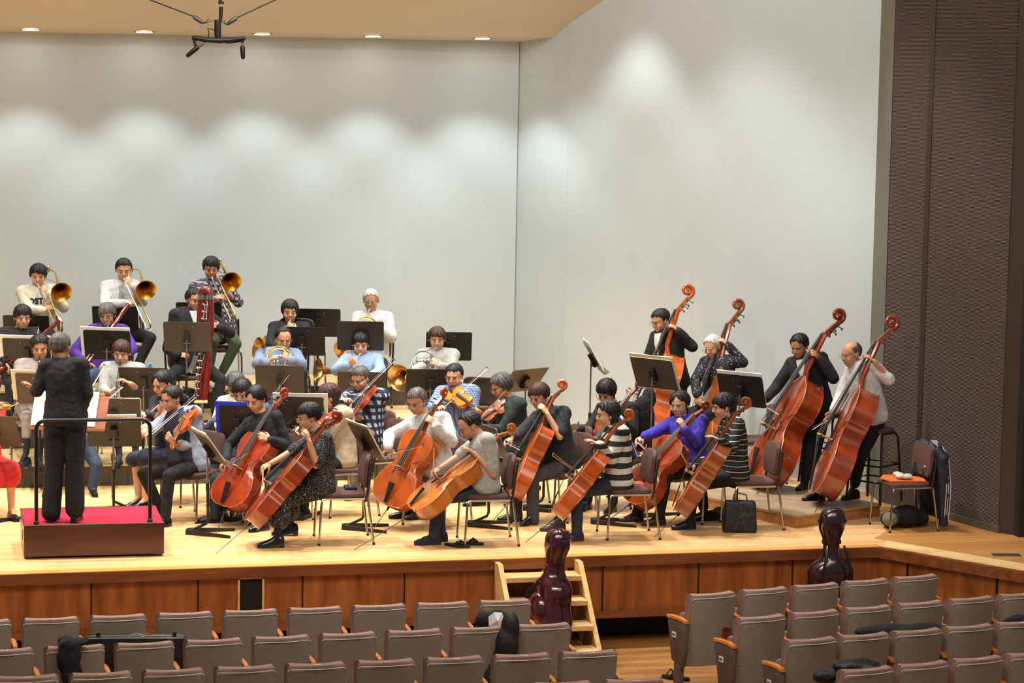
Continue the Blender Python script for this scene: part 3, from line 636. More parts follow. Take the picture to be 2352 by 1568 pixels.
    hm=HAIR[hairs[1]]; face(t,hc,H,HAIR['dark'] if hairs[1] in('black','brown','dark','ash') else hm,glasses,headg)
    hair(t,hc,H,hairs[0],hm,seed=len(label)*7+len(key),part=part,extra=hairs[2] if len(hairs)>2 else None)
    out.update(hp=hp,nk=nk,hc=hc,H=H,fac=fac,la=la,up=up,fr=fr,D=D0,t=t,P=Pt,L=L,SH=SH,floor=floor,hz=hz)
    PEOPLE[key]=out
    print('PERSON %s torso %.2f neckhead %.2f D %.1f Y %.2f X %.2f'%(key,L,(hc-nk).length,D0,hp.y,hp.x))
    return out
# ================================================================ INSTRUMENTS
def varnish(n,c,c2): return mat('varnish_'+n,c,.26,col2=c2,scale=5,stretch=(1,1,1),coat=.8,spec=.5)
VAR={'red':varnish('red','#a83b1c','#7c2610'),'orange':varnish('orange','#be5819','#923c10'),'amber':varnish('amber','#bd7028','#96521a'),'brown':varnish('brown','#9e5020','#743712'),'deep':varnish('deep','#a04018','#6e260d'),'viola':varnish('viola','#dd8228','#c6661a')}
M_ebony=mat('ebony','#1b1918',.35); M_maple=mat('bridge_maple','#c99a62',.5); M_str=mat('string_steel','#9d9a94',.3,.8); M_edgelit=mat('edge_highlight','#d98a4a',.3,coat=.6)
M_bowst=mat('bow_stick','#4a2315',.35,coat=.4); M_bhair=mat('bow_hair','#e6e0cc',.6); M_bowlt=mat('bow_light','#b98346',.4)
OUT={'cello':[(0,0),(.11,.007),(.20,.045),(.262,.12),(.288,.215),(.278,.32),(.245,.40),(.232,.44),(.205,.452),(.178,.49),(.158,.55),(.160,.61),(.185,.66),(.205,.682),(.200,.71),(.216,.77),(.226,.83),(.212,.90),(.165,.965),(.09,.995),(.03,1.)],
 'bass':[(0,0),(.10,.006),(.20,.04),(.27,.11),(.300,.20),(.292,.31),(.26,.385),(.238,.42),(.205,.438),(.178,.48),(.162,.54),(.168,.60),(.192,.645),(.215,.665),(.208,.69),(.222,.735),(.226,.78),(.205,.85),(.15,.92),(.085,.965),(.035,1.)]}
SZ={'violin':(.356,.032,.240),'viola':(.410,.038,.262),'cello':(.765,.132,.455),'bass':(1.13,.20,.76)}
def strings(kind,label,Bp,Tp,nrm,var,group,pin=None,zoff=0.,name=None,scale=None):
    B,rib,ext=SZ[kind]; big=kind in('cello','bass'); tot=(Tp-Bp).length; k=tot/(B+ext) if scale is None else scale
    B*=k; rib*=k; ext*=k; y=(Tp-Bp).normalized(); z=(nrm-y*nrm.dot(y)).normalized(); x=y.cross(z); Mx=Matrix((x,y,z)).transposed()
    P=lambda a,b,c:Bp+x*a+y*b+z*c
    t=thing({'bass':'double_bass'}.get(kind,kind) if not name else name,label,{'bass':'double bass'}.get(kind,kind),tuple(Bp),group); t['o_']=tuple(Bp)
    o=OUT['bass' if kind=='bass' else 'cello']; half=[(a*B*(1.07 if big else 1.),b*B) for a,b in o]; poly=half+[(-a,b) for a,b in half[::-1] if a>0]
    # smooth once
    h=.030*B; n=len(poly); c0=(0,.5*B)
    def ring(s,zz): return [P(a*s,c0[1]+(b-c0[1])*s,zz) for a,b in poly]
    prof=[(1.,0),(1.,.004*B+.0015),(.97,.008*B),(.88,.35*h+.006*B),(.72,.72*h),(.5,.93*h),(.25,h*1.02),(.02,h*1.05)]
    obj('top_plate',MB().rings([ring(s,zz) for s,zz in prof]),VAR[var],t,ang=60)
    ri=.965
    obj('ribs_and_back',MB().rings([ring(ri,0),ring(ri,-rib),ring(1.,-rib),ring(1.,-rib-.004*B),ring(.9,-rib-.3*h),ring(.6,-rib-.75*h),ring(.2,-rib-.95*h)],True),VAR[var],t,ang=60)
    if big: obj('rim_highlight',MB().tube(ring(1.005,.003*B)+[ring(1.005,.003*B)[0]],.0028*k*(1.5 if kind=='bass' else 1),6),M_edgelit,t)  # lighter tube puts the bright rim highlight into colour
    hz_=lambda q:h*1.02*max(0,1-q**2.6)
    def rad(a,b):
        an=math.atan2(b-c0[1],a); best=1
        for i in range(n):
            p=poly[i];q=poly[(i+1)%n]; a1=math.atan2(p[1]-c0[1],p[0]);a2=math.atan2(q[1]-c0[1],q[0])
            if a1<=an<=a2: 
                r1=math.hypot(p[0],p[1]-c0[1]); r2=math.hypot(q[0],q[1]-c0[1]); return math.hypot(a,b-c0[1])/lerp(r1,r2,(an-a1)/max(1e-6,a2-a1))
        return .6
    for s in (1,-1):
        pts=[]; 
        for q in range(15):
            u=q/14; b=(.375+.19*u)*B; a=s*(.118-.040*u)*B+s*.012*B*math.sin(u*2*PI)*-1
            if q==0: a-=s*.022*B;b+=.012*B
            if q==14: a+=s*.022*B;b-=.012*B
            pts.append(P(a,b,min(h,hz_(min(1,rad(abs(a),b))))*1.0+.0035*B))
        obj('f_hole',MB().tube(pts,[.0045*B if q in(0,14) else .0088*B for q in range(15)],6,flat=.5),M_ebony,t)
    # neck, pegbox, scroll
    nl=ext*(.61 if kind!='bass' else .60); ny=B+nl; nz=.004*B
    w=.035*B if big else .037*B
    obj('neck',MB().rings([[P(w*1.15*math.cos(a),yy,zz+ (.028*B*.9)*math.sin(a)) for a in [2*PI*i/10 for i in range(10)]] for yy,zz in ((B-.03*B,-.035*B),(B+.02*B,-.012*B),(B+.06*B,nz-.002*B),(ny,nz))]),VAR[var],t)
    fy=.46*B if big else .50*B
    fz0=(.128 if kind=='bass' else .112)*B if big else .07*B; rs=[]
    for yy,ww,zz,th in ((fy,.041*B,fz0,.018*B),(B,.031*B,lerp(fz0,.030*B,.55),.02*B),(ny,.021*B,.028*B,.014*B)):
        rs.append([P(ww*math.cos(a),yy,zz+th*(.55*math.sin(a) if math.sin(a)>0 else -.3 if math.sin(a)<-.2 else 0)) for a in [2*PI*i/12 for i in range(12)]])
    obj('fingerboard',MB().rings(rs),M_ebony,t)
    pb=ext-nl; R0=pb*(.29 if kind!='bass' else .24); ang=R(23)
    dy=V((0,math.cos(ang),-math.sin(ang))); 
    PP=lambda a,v:P(a,v.y,v.z)
    st=V((0,ny,.018*B)); e_=st+dy*(pb*.62); rs=[]
    for i in range(9):
        u=i/8; c=st.lerp(e_,u)+V((0,0,-.012*B*math.sin(u*PI)*0)); wd=lerp(.026,.019,u)*B; dp=lerp(.040,.026,u)*B; cz=c+V((0,0,-dp*.5))
        rs.append([P(a*wd,cz.y+b*dp*.6*math.sin(ang),cz.z+b*dp*.6) for a,b in ((-1,-1),(-1,1),(1,1),(1,-1))])
    obj('pegbox',MB().rings(rs),VAR[var],t,ang=30)
    # volute: starts behind the pegbox end, curls over the top towards the front
    cc=e_+V((0,R0*.75,R0*.30)); sp=[];rr=[]
    for i in range(34):
        u=i/33; a=R(-118)+u*R(560)*-1; r=R0*(1.0-.80*u**.8); aa=R(-110)-0; th=R(-75)+(-1)*0
        ph=R(235)-u*R(590); sp.append(V((0,cc.y+r*math.sin(ph)*1.0,cc.z+r*math.cos(ph)))); rr.append(R0*lerp(.34,.13,u))
    pts=[PP(0,e_+V((0,-.02*B,-.014*B)))]+[PP(0,v) for v in sp]; rr=[R0*.34]+rr
    obj('scroll',MB().tube(pts,rr,10,flat=1.),VAR[var],t)
    obj('scroll_eye',MB().cap(PP(-R0*.62,cc),PP(R0*.62,cc),R0*.17,R0*.17,10),VAR[var],t)
    for i in range(4):
        u=.14+.21*i; c=st.lerp(e_,u)+V((0,0,-.02*B)); s=1 if i%2 else -1
        if kind=='bass':
            m=MB(); a=PP(s*.028*B,c); b=PP(s*.040*B,c+V((0,-.012*B,-.050*B))); m.cap(a,b,.006*B,.004*B,8); m.ell(b,(.014*B,.014*B,.006*B),Mx,8,6); m.lathe([(.0001,0),(.018*B,0),(.018*B,.008*B),(.0001,.008*B)],PP(s*.023*B,c),x*s,12)
            obj('tuning_machine',m,M_dark if 0 else mat('machine_brass','#6e6350',.35,.8),t)
        else:
            L=.085*B; m=MB(); m.cap(PP(-s*.028*B,c),PP(s*(.03*B+L*.55),c),.006*B,.007*B,8); m.ell(PP(s*(.03*B+L*.72),c),(L*.28,.010*B,.020*B),Mx,10,6); obj('peg',m,M_ebony,t)
    # bridge, tailpiece, strings, pin
    by=.475*B; bh=(.165 if kind=='bass' else .142)*B if big else .10*B; bw=.058*B if big else .06*B; bt=.012*B
    br=[(-bw,.02*B),(-bw*.95,.045*B),(-bw*.55,.050*B),(-bw*.62,.075*B),(-bw*.75,bh*.86),(-bw*.35,bh*.98),(0,bh),(bw*.35,bh*.98),(bw*.75,bh*.86),(bw*.62,.075*B),(bw*.55,.05*B),(bw*.95,.045*B),(bw,.02*B),(bw*.5,.024*B),(0,.055*B),(-bw*.5,.024*B)]
    obj('bridge',MB().prism(br,bt,Matrix((x,z,y)).transposed(),P(0,by,0)),M_maple,t,smooth=False)
    ty=.27*B; rs=[]
    for yy,ww,zz in ((.02*B,.022*B,.030*B),(.10*B,.028*B,.048*B),(ty,.050*B,.088*B)):
        rs.append([P(ww*a,yy,zz+b*.010*B) for a,b in ((-1,-.6),(-.8,.6),(0,1),(.8,.6),(1,-.6))])
    obj('tailpiece',MB().rings(rs),M_ebony,t)
    sm=MB()
    for i in range(4):
        q=(i-1.5)/1.5; top=P(q*bw*.62,by+bt*.5,bh*(.985-.10*q*q)+.001*B); sm.tube([P(q*.036*B,ty,.092*B),top,P(q*.014*B,ny,.042*B)],.0019*k if big else .0011*k,4)
        if not big: pass
    obj('strings',sm,M_str,t)
    if not big: obj('chin_rest',MB().ell(P(.12*B if 0 else -.10*B,.07*B,.035*B),(.10*B,.085*B,.022*B),Mx,12,8),M_ebony,t)
    if pin is not None:
        a=P(0,0,-rib*.5); obj('endpin',MB().cap(a-y*.0,a-y*.035*B*1.2,.016*B,.012*B,8).cap(a,pin,.0042*k if kind=='cello' else .006,.003,6),M_dark,t)
    return t
def bow(label,hand_p,tip,group,L=None,light=False,cam_up=None):
    d=(tip-hand_p).normalized(); L=(tip-hand_p).length; t=thing('bow',label,'bow',tuple(hand_p),group); t['o_']=tuple(hand_p)
    a=hand_p-d*.05; u=(cam_up if cam_up is not None else UP); u=(u-d*u.dot(d)).normalized()
    pts=[a+d*(L+.05)*q+u*(.006+.012*(2*q-1)**2) for q in [i/10 for i in range(11)]]
    obj('stick',MB().tube(pts,[.0046-.0016*i/10 for i in range(11)],6),M_bowlt if light else M_bowst,t)
    obj('hair_ribbon',MB().rings([[p+u*.0012,p+d.cross(u)*.005,p-u*.0012,p-d.cross(u)*.005] for p in (a+d*.07-u*.010,tip-u*.010)]),M_bhair,t)
    obj('frog',MB().box(a+d*.055-u*.002,(.011,.05,.022),Matrix((d.cross(u),d,u)).transposed()),M_ebony,t,smooth=False)
    obj('tip_plate',MB().cap(tip+u*.016,tip-u*.012,.0045,.004,6),M_ebony if not light else M_bowlt,t)
    return t
M_desk=mat('stand_desk','#4b4037',.42,var=.05,spec=.4); M_deskb=mat('stand_desk_black','#1c1a18',.38); M_page=mat('paper','#eceae0',.7,var=.02,scale=2); M_staff=mat('print_ink','#b3b0a6',.8); M_cream=mat('cream_paper','#d9cba6',.7,var=.03)
M_silv=mat('silver_tube','#a9a9a8',.28,.9)
def stand(label,c,yaw,tilt=22,floor=0.,w=.51,h=.34,roll=0,group='music stands on the stage',base='wenger',bdir=None,m=None,pages=None,pole=None,pcol=None,rim=None,foot=None):
    n=facing(yaw)*math.cos(R(tilt))+UP*math.sin(R(tilt)); x=lateral(yaw); 
    if roll: q=Quaternion(n,R(roll)); x=q@x
    y=n.cross(x); y=-y if y.z<0 else y; Mx=Matrix((x,y,n)).transposed(); t=thing('music_stand',label,'music stand',(c.x,c.y,floor),group); t['o_']=(c.x,c.y,floor)
    r=.018; co=[]
    for sx,sy in ((1,1),(-1,1),(-1,-1),(1,-1)):
        for k in range(4): a={(1,1):0,(-1,1):90,(-1,-1):180,(1,-1):270}[(sx,sy)]+30*k; co.append((sx*(w/2-r)+r*math.cos(R(a)),sy*(h/2-r)+r*math.sin(R(a))))
    d=obj('desk',MB().prism(co,.005,Mx,c-n*.0025),m or M_desk,t,smooth=False)
    obj('ledge',MB().box(c-y*(h/2-.003)+n*.028,(w*.98,.004,.055),Mx),m or M_desk,t,smooth=False)
    if rim: obj('edge_trim',MB().tube([c+x*a+y*b for a,b in co]+[c+x*co[0][0]+y*co[0][1]],.0045,5),rim,t)
    sc2=MB()
    for s in (-.13,.13): sc2.lathe([(.005,0),(.005,.004)],c+x*s*w*2*.5+y*h*.36-n*.003,-n,8)
    obj('rivets',sc2,M_silv,t)
    pv=c-n*.045-y*.02; base_p=V((pv.x,pv.y,floor)) if foot is None else V((foot.x,foot.y,floor))
    obj('bracket',MB().prism([(-.02,-.09),(.02,-.09),(.032,-.02),(.03,.06),(-.03,.06),(-.032,-.02)],.04,Mx,c-n*.045).cap(c-n*.05-x*.04-y*.06,c-n*.05+x*.04-y*.06,.012,.012,8),M_black,t,smooth=False)
    mid=pv.lerp(base_p,.42); 
    obj('upper_tube',MB().tube([pv,mid],.009,8),pcol or M_silv,t)
    bd=facing(yaw if bdir is None else bdir); bx=lateral(yaw if bdir is None else bdir)
    if base=='wenger':
        low=base_p+UP*.13; end=base_p-bd*.16+UP*.03
        obj('lower_tube',MB().tube([mid,low.lerp(mid,.02),base_p+UP*.10-bd*.015,end],.014,8),M_black,t)
        f=MB()
        for s in (-1,1):
            a=end-UP*.03-bd*.03
            rs=[[a+bx*s*.045+bd*yy+bx*s*(yy*.34)+bx*q1+UP*q2*hh for q1,q2 in ((-.018,0),(.018,0),(.018,1),(-.018,1))] for yy,hh in ((0,.045),(.06,.045),(.42,.022))]
            f.rings(rs)
        f.box(end-UP*.008-bd*.02,(.11,.05,.044),Matrix((bx,bd,UP)).transposed()); obj('base',f,M_black,t,smooth=False)
    else:
        obj('lower_tube',MB().tube([mid,base_p+UP*.06],.012,8),M_black,t)
        for k in range(3):
            a=R(90+120*k); q=V((math.cos(a),math.sin(a),0)); obj('leg',MB().tube([base_p+UP*.16,base_p+q*.14+UP*.07,base_p+q*.27+UP*.008],.007,6),M_black,t)
    obj('collar_knob',MB().cap(mid+UP*.03,mid-UP*.03,.018,.018,10).cap(mid,mid+bx*.05,.008,.010,8),M_black,t)
    if pages:
        kind,pw,off=(pages+(0,))[:3] if isinstance(pages,tuple) else (pages,.46,0)
        s=thing('sheet_music',('white sheet music' if kind=='w' else 'cream sheet music')+' on the stand '+' '.join(label.split('music stand',1)[-1].replace('with white pages','').replace('with thick cream pages,','').replace('seen from its side, ','').replace('seen edge on','').replace('with cream rim','').split()[:11]),'sheet music',tuple(c)); s['o_']=tuple(c)
        pc=c+n*.008+x*off+y*.02
        obj('pages',MB().rings([[pc+x*a+y*b+n*(zz+.010*abs(math.sin(a*7))) for a in [pw*(i/10-.5) for i in range(11)]]+[pc+x*a+y*b+n*(zz-.004) for a in [pw*(.5-i/10) for i in range(11)]] for b,zz in ((-h/2+.02,0),(h/2+.012,0.004))]),M_page if kind=='w' else M_cream,s,smooth=False)
        g=MB()
        for i in range(9):
            for s2 in (-1,1): g.box(pc+x*s2*pw*.25+y*(-h/2+.05+i*.031)+n*.016,(pw*.4,.004,.001),Mx)
        obj('staves',g,M_staff,s,smooth=False)
    return t
# ---------------------------------------------------------------- chairs
M_cfab=mat('chair_fabric','#5e4038',.9,scale=60,var=.12,bump=.2,bscale=300); M_cshell=mat('chair_shell','#2a211d',.5)
def chair_proto():
    t=thing('stacking_chair','x','chair',(0,0,0)); t['o_']=(0,0,0)
    def pad(pts,th,nrm): return pts
    s=MB(); rs=[]
    for z,k in ((.425,.90),(.432,.98),(.455,1.),(.472,.95),(.476,.80)):
        rs.append([V((.215*k*math.copysign(abs(math.cos(a))**.35,math.cos(a)),.205*k*math.copysign(abs(math.sin(a))**.35,math.sin(a)),z)) for a in [2*PI*i/28 for i in range(28)]])
    obj('seat',s.rings(rs),M_cfab,t,ang=60)
    def back(th0,th1,m,nm,kx=1.):
        rs=[]
        for q,k in ((th0,.94),(th0+.004,1.),(th1-.004,1.),(th1,.93)):
            rs.append([V((.205*kx*k*(u:=math.copysign(abs(math.cos(a))**.4,math.cos(a))),-.235+q-.10*(.155*k*(v:=math.copysign(abs(math.sin(a))**.4,math.sin(a)))+.0)*1.+.035*u*u,.665+.155*k*v)) for a in [2*PI*i/32 for i in range(32)]])
        obj(nm,MB().rings(rs),m,t,ang=60)
    back(-.012,.030,M_cfab,'backrest'); back(-.022,-.012,M_cshell,'back_shell',.97)
    for sx in (-1,1):
        x=.222*sx
        obj('leg',MB().tube([(x*1.06,.235,.0),(x*1.03,.215,.38),(x*.99,.205,.418),(x*.95,.17,.424),(x*.95,-.20,.424)],.011,8),M_chrome,t)
        obj('leg',MB().tube([(x*1.06,-.27,.0),(x*1.0,-.215,.40),(x*.98,-.200,.44)],.011,8),M_chrome,t)
        obj('back_post',MB().tube([(x*.98,-.19,.40),(x*.98,-.205,.46),(x*1.,-.225,.62),(x*.99,-.245,.76)],.0125,8),M_dark,t)
        for y in (.235,-.27): obj('foot_cap',MB().lathe([(.013,0),(.013,.02)],(x*1.06,y,0)),M_dark,t)
    return t
CH=chair_proto(); _chf=True
def chair(x,y,ang,floor,label,group='brown upholstered chairs on the stage'):
    global _chf
    f=facing(ang); rz=math.atan2(f.y,f.x)-PI/2
    if _chf: CH.location=(x,y,floor); CH.rotation_euler=(0,0,rz); CH['label']=label; CH['group']=group; _chf=False; return CH
    return dup(CH,(x,y,floor),rz,label,group)
def chair_for(p,label,off=.02,ang=None,side=0.):
    q=p['hp']-p['fac']*off+p['la']*side; f=p['fac'] ; a=math.degrees(math.atan2(f.dot(RH),-f.dot(FH))) if ang is None else ang
    return chair(q.x,q.y,a,p['floor'],label)
def stool(x,y,ang,floor,label,h=.72,hoop=True):
    c=V((x,y,floor)); f=facing(ang); l=lateral(ang); t=thing('bass_stool',label,'stool',tuple(c),'tall stools of the double bass players')
    obj('seat',MB().lathe([(.15,h-.045),(.175,h-.04),(.18,h-.015),(.165,h),(.0001,h+.004)],c,(0,0,1),24),M_cfab,t)
    for s in (-1,1): obj('side_frame',MB().tube([c+l*s*.20+f*.20,c+l*s*.165+f*.15+UP*(h-.10),c+l*s*.15+f*.11+UP*(h-.05),c+l*s*.15-f*.11+UP*(h-.05),c+l*s*.165-f*.15+UP*(h-.10),c+l*s*.20-f*.20],.013,8),M_black,t)
    for z,k in ((.22,.19),(.38,.18)):
        obj('foot_rail',MB().tube([c+l*k+f*k+UP*z,c-l*k+f*k+UP*z,c-l*k-f*k+UP*z,c+l*k-f*k+UP*z,c+l*k+f*k+UP*z],.010,8),M_black,t)
    return t
# ---------------------------------------------------------------- winds
M_gold=mat('brass_gold','#e9bb55',.26,1,var=.04); M_brs=mat('brass_pale','#e2c27a',.26,1,var=.04); M_slv=mat('silver_plate','#cfcfc9',.18,1,var=.03); M_gut=mat('bell_inside','#b9741f',.25,1)
M_bsn=mat('bassoon_maple','#7a1e17',.25,coat=.7,col2='#531210'); M_grn=mat('grenadilla','#151313',.3); M_ivory=mat('ivory_ring','#e9e4d2',.4)
def _ringl(c,ax,pr,n=32):
    X,Y,Z=basis(ax); return [[c+Z*b+(X*math.cos(2*PI*k/n)+Y*math.sin(2*PI*k/n))*a for k in range(n)] for a,b in pr]
def MBr(r): return MB().rings(r)
def bell(t,c,ax,r,L,r0=.010,m=None,name='bell'):
    ax=ax.normalized(); prof=[(r0+(r-r0)*((i/15)**4.5*.84+.16*(i/15)),-L+L*(i/15)) for i in range(16)]; inn=[(max(.002,a-.002),b+.0005) for a,b in prof[::-1]]
    return obj(name,MB().rings(_ringl(c,ax,prof+[(r+.0025,.001),(r-.001,.002)]+inn),caps=False),m or M_gold,t,ang=50)
def trombone(label,M,E,Bc,K,ax,r=.112):
    t=thing('trombone',label,'trombone',tuple(M),'trombones in the back row'); t['o_']=tuple(M)
    d=(E-M).normalized(); s=(Bc-M); s=(s-d*s.dot(d)).normalized(); w=.085
    obj('mouthpiece',MB().lathe([(.0001,-.002),(.013,0),(.013,.006),(.006,.03),(.006,.08)],M,d,14),M_slv,t)
    a=M+d*.05; e=E
    obj('inner_slide',MB().tube([a,a+d*.22],.0075,8).tube([a+s*w,a+s*w+d*.22],.0075,8),M_slv,t)
    obj('outer_slide',MB().tube([a+d*.20,e-d*.04,e-d*.01+s*.012,e+s*w*.5+d*.015,e-d*.01+s*(w-.012),e-d*.04+s*w,a+s*w+d*.20],.0088,8),M_brs,t)
    obj('slide_brace',MB().tube([a+d*.03,a+d*.03+s*w],.005,6).tube([a+d*.21,a+d*.21+s*w],.006,6).cap(e+s*w*.5+d*.015,e+s*w*.5+d*.035,.006,.005,6),M_slv,t)
    ax=ax.normalized(); j=a+s*w; K2=K+ (Bc-ax*.55-K)*.0
    bk=Bc-ax*.55
    obj('tubing',MB().tube([j+d*.02,j-d*.02,j.lerp(K,.35),K+(j-K).normalized()*.03,K,K+(bk-K)*.5+UP*.02,bk,bk+ax*.06],[.0078]*8,8),M_brs,t)
    obj('tuning_slide',MB().tube([K+UP*0,K.lerp(bk,.5)-ax*.05,bk],.0085,8),M_slv,t)
    bell(t,Bc,ax,r,.55)
    obj('bell_brace',MB().tube([Bc-ax*.25,j.lerp(K,.3)],.004,6),M_slv,t)
    obj('counterweight',MB().cap(K-UP*.01,K+UP*.03,.02,.02,10),M_brs,t); return t
def horn(label,mouth,coil,nrm,Bc,ax,r=.15,cr=.125,col=None):
    t=thing('french_horn',label,'french horn',tuple(coil),'french horns'); t['o_']=tuple(coil)
    n=nrm.normalized(); X,Y,Z=basis(n); m=col or M_brs
    def circ(c,rad,tube,a0=0,a1=360,k=24): return MB().tube([c+(X*math.cos(R(a0+(a1-a0)*i/k))+Y*math.sin(R(a0+(a1-a0)*i/k)))*rad for i in range(k+1)],tube,8)
    obj('main_coil',circ(coil,cr,.010,0,330),m,t); obj('main_coil',circ(coil+n*.02,cr*.80,.008,40,400),m,t); obj('branch_coil',circ(coil-n*.02,cr*.95,.013,180,420),m,t)
    for i in range(4): c=coil+X*(.055-.035*i)+Y*.01; obj('valve',MB().lathe([(.0001,-.03),(.019,-.03),(.019,.03),(.012,.034),(.0001,.036)],c,n,14),M_slv,t)
    for i in range(4):
        c=coil+X*(.06-.035*i)-Y*.03; obj('valve_slide',MB().tube([c+n*.03,c-Y*.05+n*.03,c-Y*.062+X*.012+n*.03,c-Y*.05+X*.024+n*.03,c+X*.024+n*.03],.0055,6),M_slv,t)
    d=(coil+Y*cr*.9-mouth); obj('leadpipe',MB().tube([mouth,mouth+d*.3,mouth+d*.7+n*.01,coil+Y*cr*.9],[.004,.0045,.006,.008],8),m,t)
    obj('mouthpiece',MB().lathe([(.0001,-.002),(.010,0),(.009,.012),(.004,.05)],mouth,d,12),M_slv,t)
    ax=ax.normalized(); b0=Bc-ax*.26; obj('throat',MB().tube([coil-X*cr*.7-Y*cr*.6,(coil-X*cr+b0)*.5-ax*.04,b0,b0+ax*.04],[.013,.018,.024,.028],12),m,t)
    bell(t,Bc,ax,r,.26,.026,mat('horn_bell','#dcae68',.26,1,var=.03)); return t
def bassoon(label,top,bot,mouth,frm=.24):
    d=(top-bot).normalized(); L=(top-bot).length; t=thing('bassoon',label,'bassoon',tuple(bot),'bassoons'); t['o_']=tuple(bot); x=d.cross(FH).normalized()
    obj('boot',MB().lathe([(.0001,0),(.030,.0),(.034,.01),(.036,.40),(.034,.42),(.0001,.42)],bot,d,16),M_bsn,t)
    obj('long_joint',MB().lathe([(.021,.42),(.022,.80),(.024,.98),(.024,L-.28)],bot,d,14),M_bsn,t)
    obj('bell_joint',MB().lathe([(.026,L-.28),(.024,L-.2),(.023,L-.03),(.027,L-.02)],bot,d,14),M_bsn,t)
    obj('bell_ring',MB().lathe([(.0275,L-.024),(.031,L-.02),(.031,L),(.018,L+.001),(.018,L-.04)],bot,d,18,False),M_ivory,t)
    obj('wing_joint',MB().lathe([(.018,.42),(.016,.85)],bot+x*.036,d,12),M_bsn,t)
    k=MB(); random.seed(3)
    for i in range(9): p=bot+d*(.1+i*.12)-FH*.028+x*.01*(i%2); k.cap(p,p+d*.08,.0035,.0035,6); k.ell(p,(.009,.009,.005),None,8,5)
    obj('keywork',k,M_slv,t); w=bot+d*.86+x*.036
    obj('bocal',MB().tube([w,w+d*.06,w+d*.11+(mouth-w)*.25+UP*.02,mouth.lerp(w,.35)+UP*.03,mouth],[.0045,.0045,.004,.0033,.002],8),M_slv,t); return t
def clarinet(label,mouth,end,group='clarinets'):
    d=(end-mouth).normalized(); L=(end-mouth).length; t=thing('clarinet',label,'clarinet',tuple(mouth),group); t['o_']=tuple(mouth)
    obj('mouthpiece',MB().lathe([(.004,-.01),(.011,.06),(.013,.08)],mouth,d,12),M_grn,t)
    obj('body_tube',MB().lathe([(.014,.08),(.0135,L-.1),(.016,L-.09)],mouth,d,14),M_grn,t)
    obj('flared_bell',MB().lathe([(.016,L-.09),(.020,L-.05),(.031,L),(.027,L),(.012,L-.06)],mouth,d,18,False),M_grn,t)
    k=MB()
    for q in (.08,.30,.54): k.lathe([(.0155,q*L/.66),(.0155,q*L/.66+.012)],mouth,d,12)
    for i in range(10): p=mouth+d*(.13+i*.042)-FH*.015; k.ell(p,(.008,.008,.005),None,8,5); k.cap(p+RH*.008,p+RH*.008+d*.03,.0025,.0025,5)
    obj('keywork',k,M_slv,t); return t
# ================================================================ THE CELLOS
def cl(n,c,rough=.85,**k): return mat('cloth_'+n,c,rough,scale=k.pop('scale',20),var=k.pop('var',.10),bump=.55,bscale=13,**k)
C_blk=cl('black','#0e0e10'); C_blk2=cl('soft_black','#131416'); C_navy=cl('navy','#1c2333'); C_white=cl('white','#c4c3c0',var=.05); C_denim=cl('denim_dark','#232c3d',scale=60); C_teal=cl('teal','#26383d')
C_grey=cl('grey_tee','#999b93',var=.05); C_char=cl('charcoal','#1f2325'); C_tweed=cl('tweed','#4c4e50',scale=160,var=.5); C_purple=cl('purple','#4232a8',var=.12); C_suit=cl('suit','#111114')
P_floral=pmat('floral_black','dots',['#0e0e0f','#83867f'],.012,thr=.30); P_dotsk=pmat('dotted_black','dots',['#101011','#8d8f8a'],.017,thr=.28); P_wide=pmat('bold_stripes','stripes',['#17181b','#c2bfb5'],.105,thr=.50); P_pin=pmat('thin_stripes','stripes',['#17181b','#c7cac4'],.052,thr=.11)
M_shoe=mat('shoe_black','#121213',.25,coat=.4); M_shoebr=mat('shoe_brown','#3f211b',.4,coat=.3); M_sock=mat('sock_dark','#22242c',.9)
A=person
k1=A('k1','young woman with black ponytail in black sweater playing a cello, nearest the conductor',(635,1080),.5,-30,(600,957),(588,916),(-28,24),
 [(523,1024,-1),(519,1056,-1),(508,1079,0),45,(.2,-.3,-.6)],[(660,1024,-1),(620,1010,-1),(584,993,0),45,(-.3,-.2,-.8)],C_blk2,C_teal,('parted','black',[(0,-.12,-.03,.03,.035,.08)]),M_shoe,0,
 knees=[(497,1100,-1),(615,1140,-1)],feet=[(494,1196,0,-75),(605,1205,0,-40)],part=.8)
k2=A('k2','woman with short black hair in patterned black dress playing a cello in profile',(738,1120),.5,-72,(736,998),(709,957),(-72,14),
 [(672,1036,-1),(622,1064,-1),(600,1076,0),50,(0,-.6,-.4)],[(726,1067,-1),(710,1014,-1),(703,985,0),50,(-.8,.1,-.3)],P_floral,P_dotsk,('fringe','black'),M_shoe,0,
 knees=[(662,1142,1),(645,1150,-1)],feet=[(668,1235,0,-80),(636,1250,0,-80)],sleeve=(.5,.45),loose=.018,belly=.05,glasses=M_rim,skirt=1.45,hem=-.16,extra={'sock':C_blk},heel=.02,wide=1.06)
k3=A('k3','grey-haired man with glasses in white long-sleeved shirt playing an orange cello',(1002,1085),.5,-30,(984,958),(957,922),(-30,24),
 [(893,1000,-1),(892,1026,-1),(883,1044,0),50,(.3,-.5,-.6)],[(1038,1014,-1),(1000,977,-1),(972,946,0),50,(-.6,0,-.6)],C_white,C_blk,('short','ash'),M_shoe,1,
 knees=[(918,1104,1),(1016,1118,1)],feet=[(935,1190,0,-80),(968,1200,0,-60)],loose=.02,glasses=M_silv,collar=C_white,disp=.022)
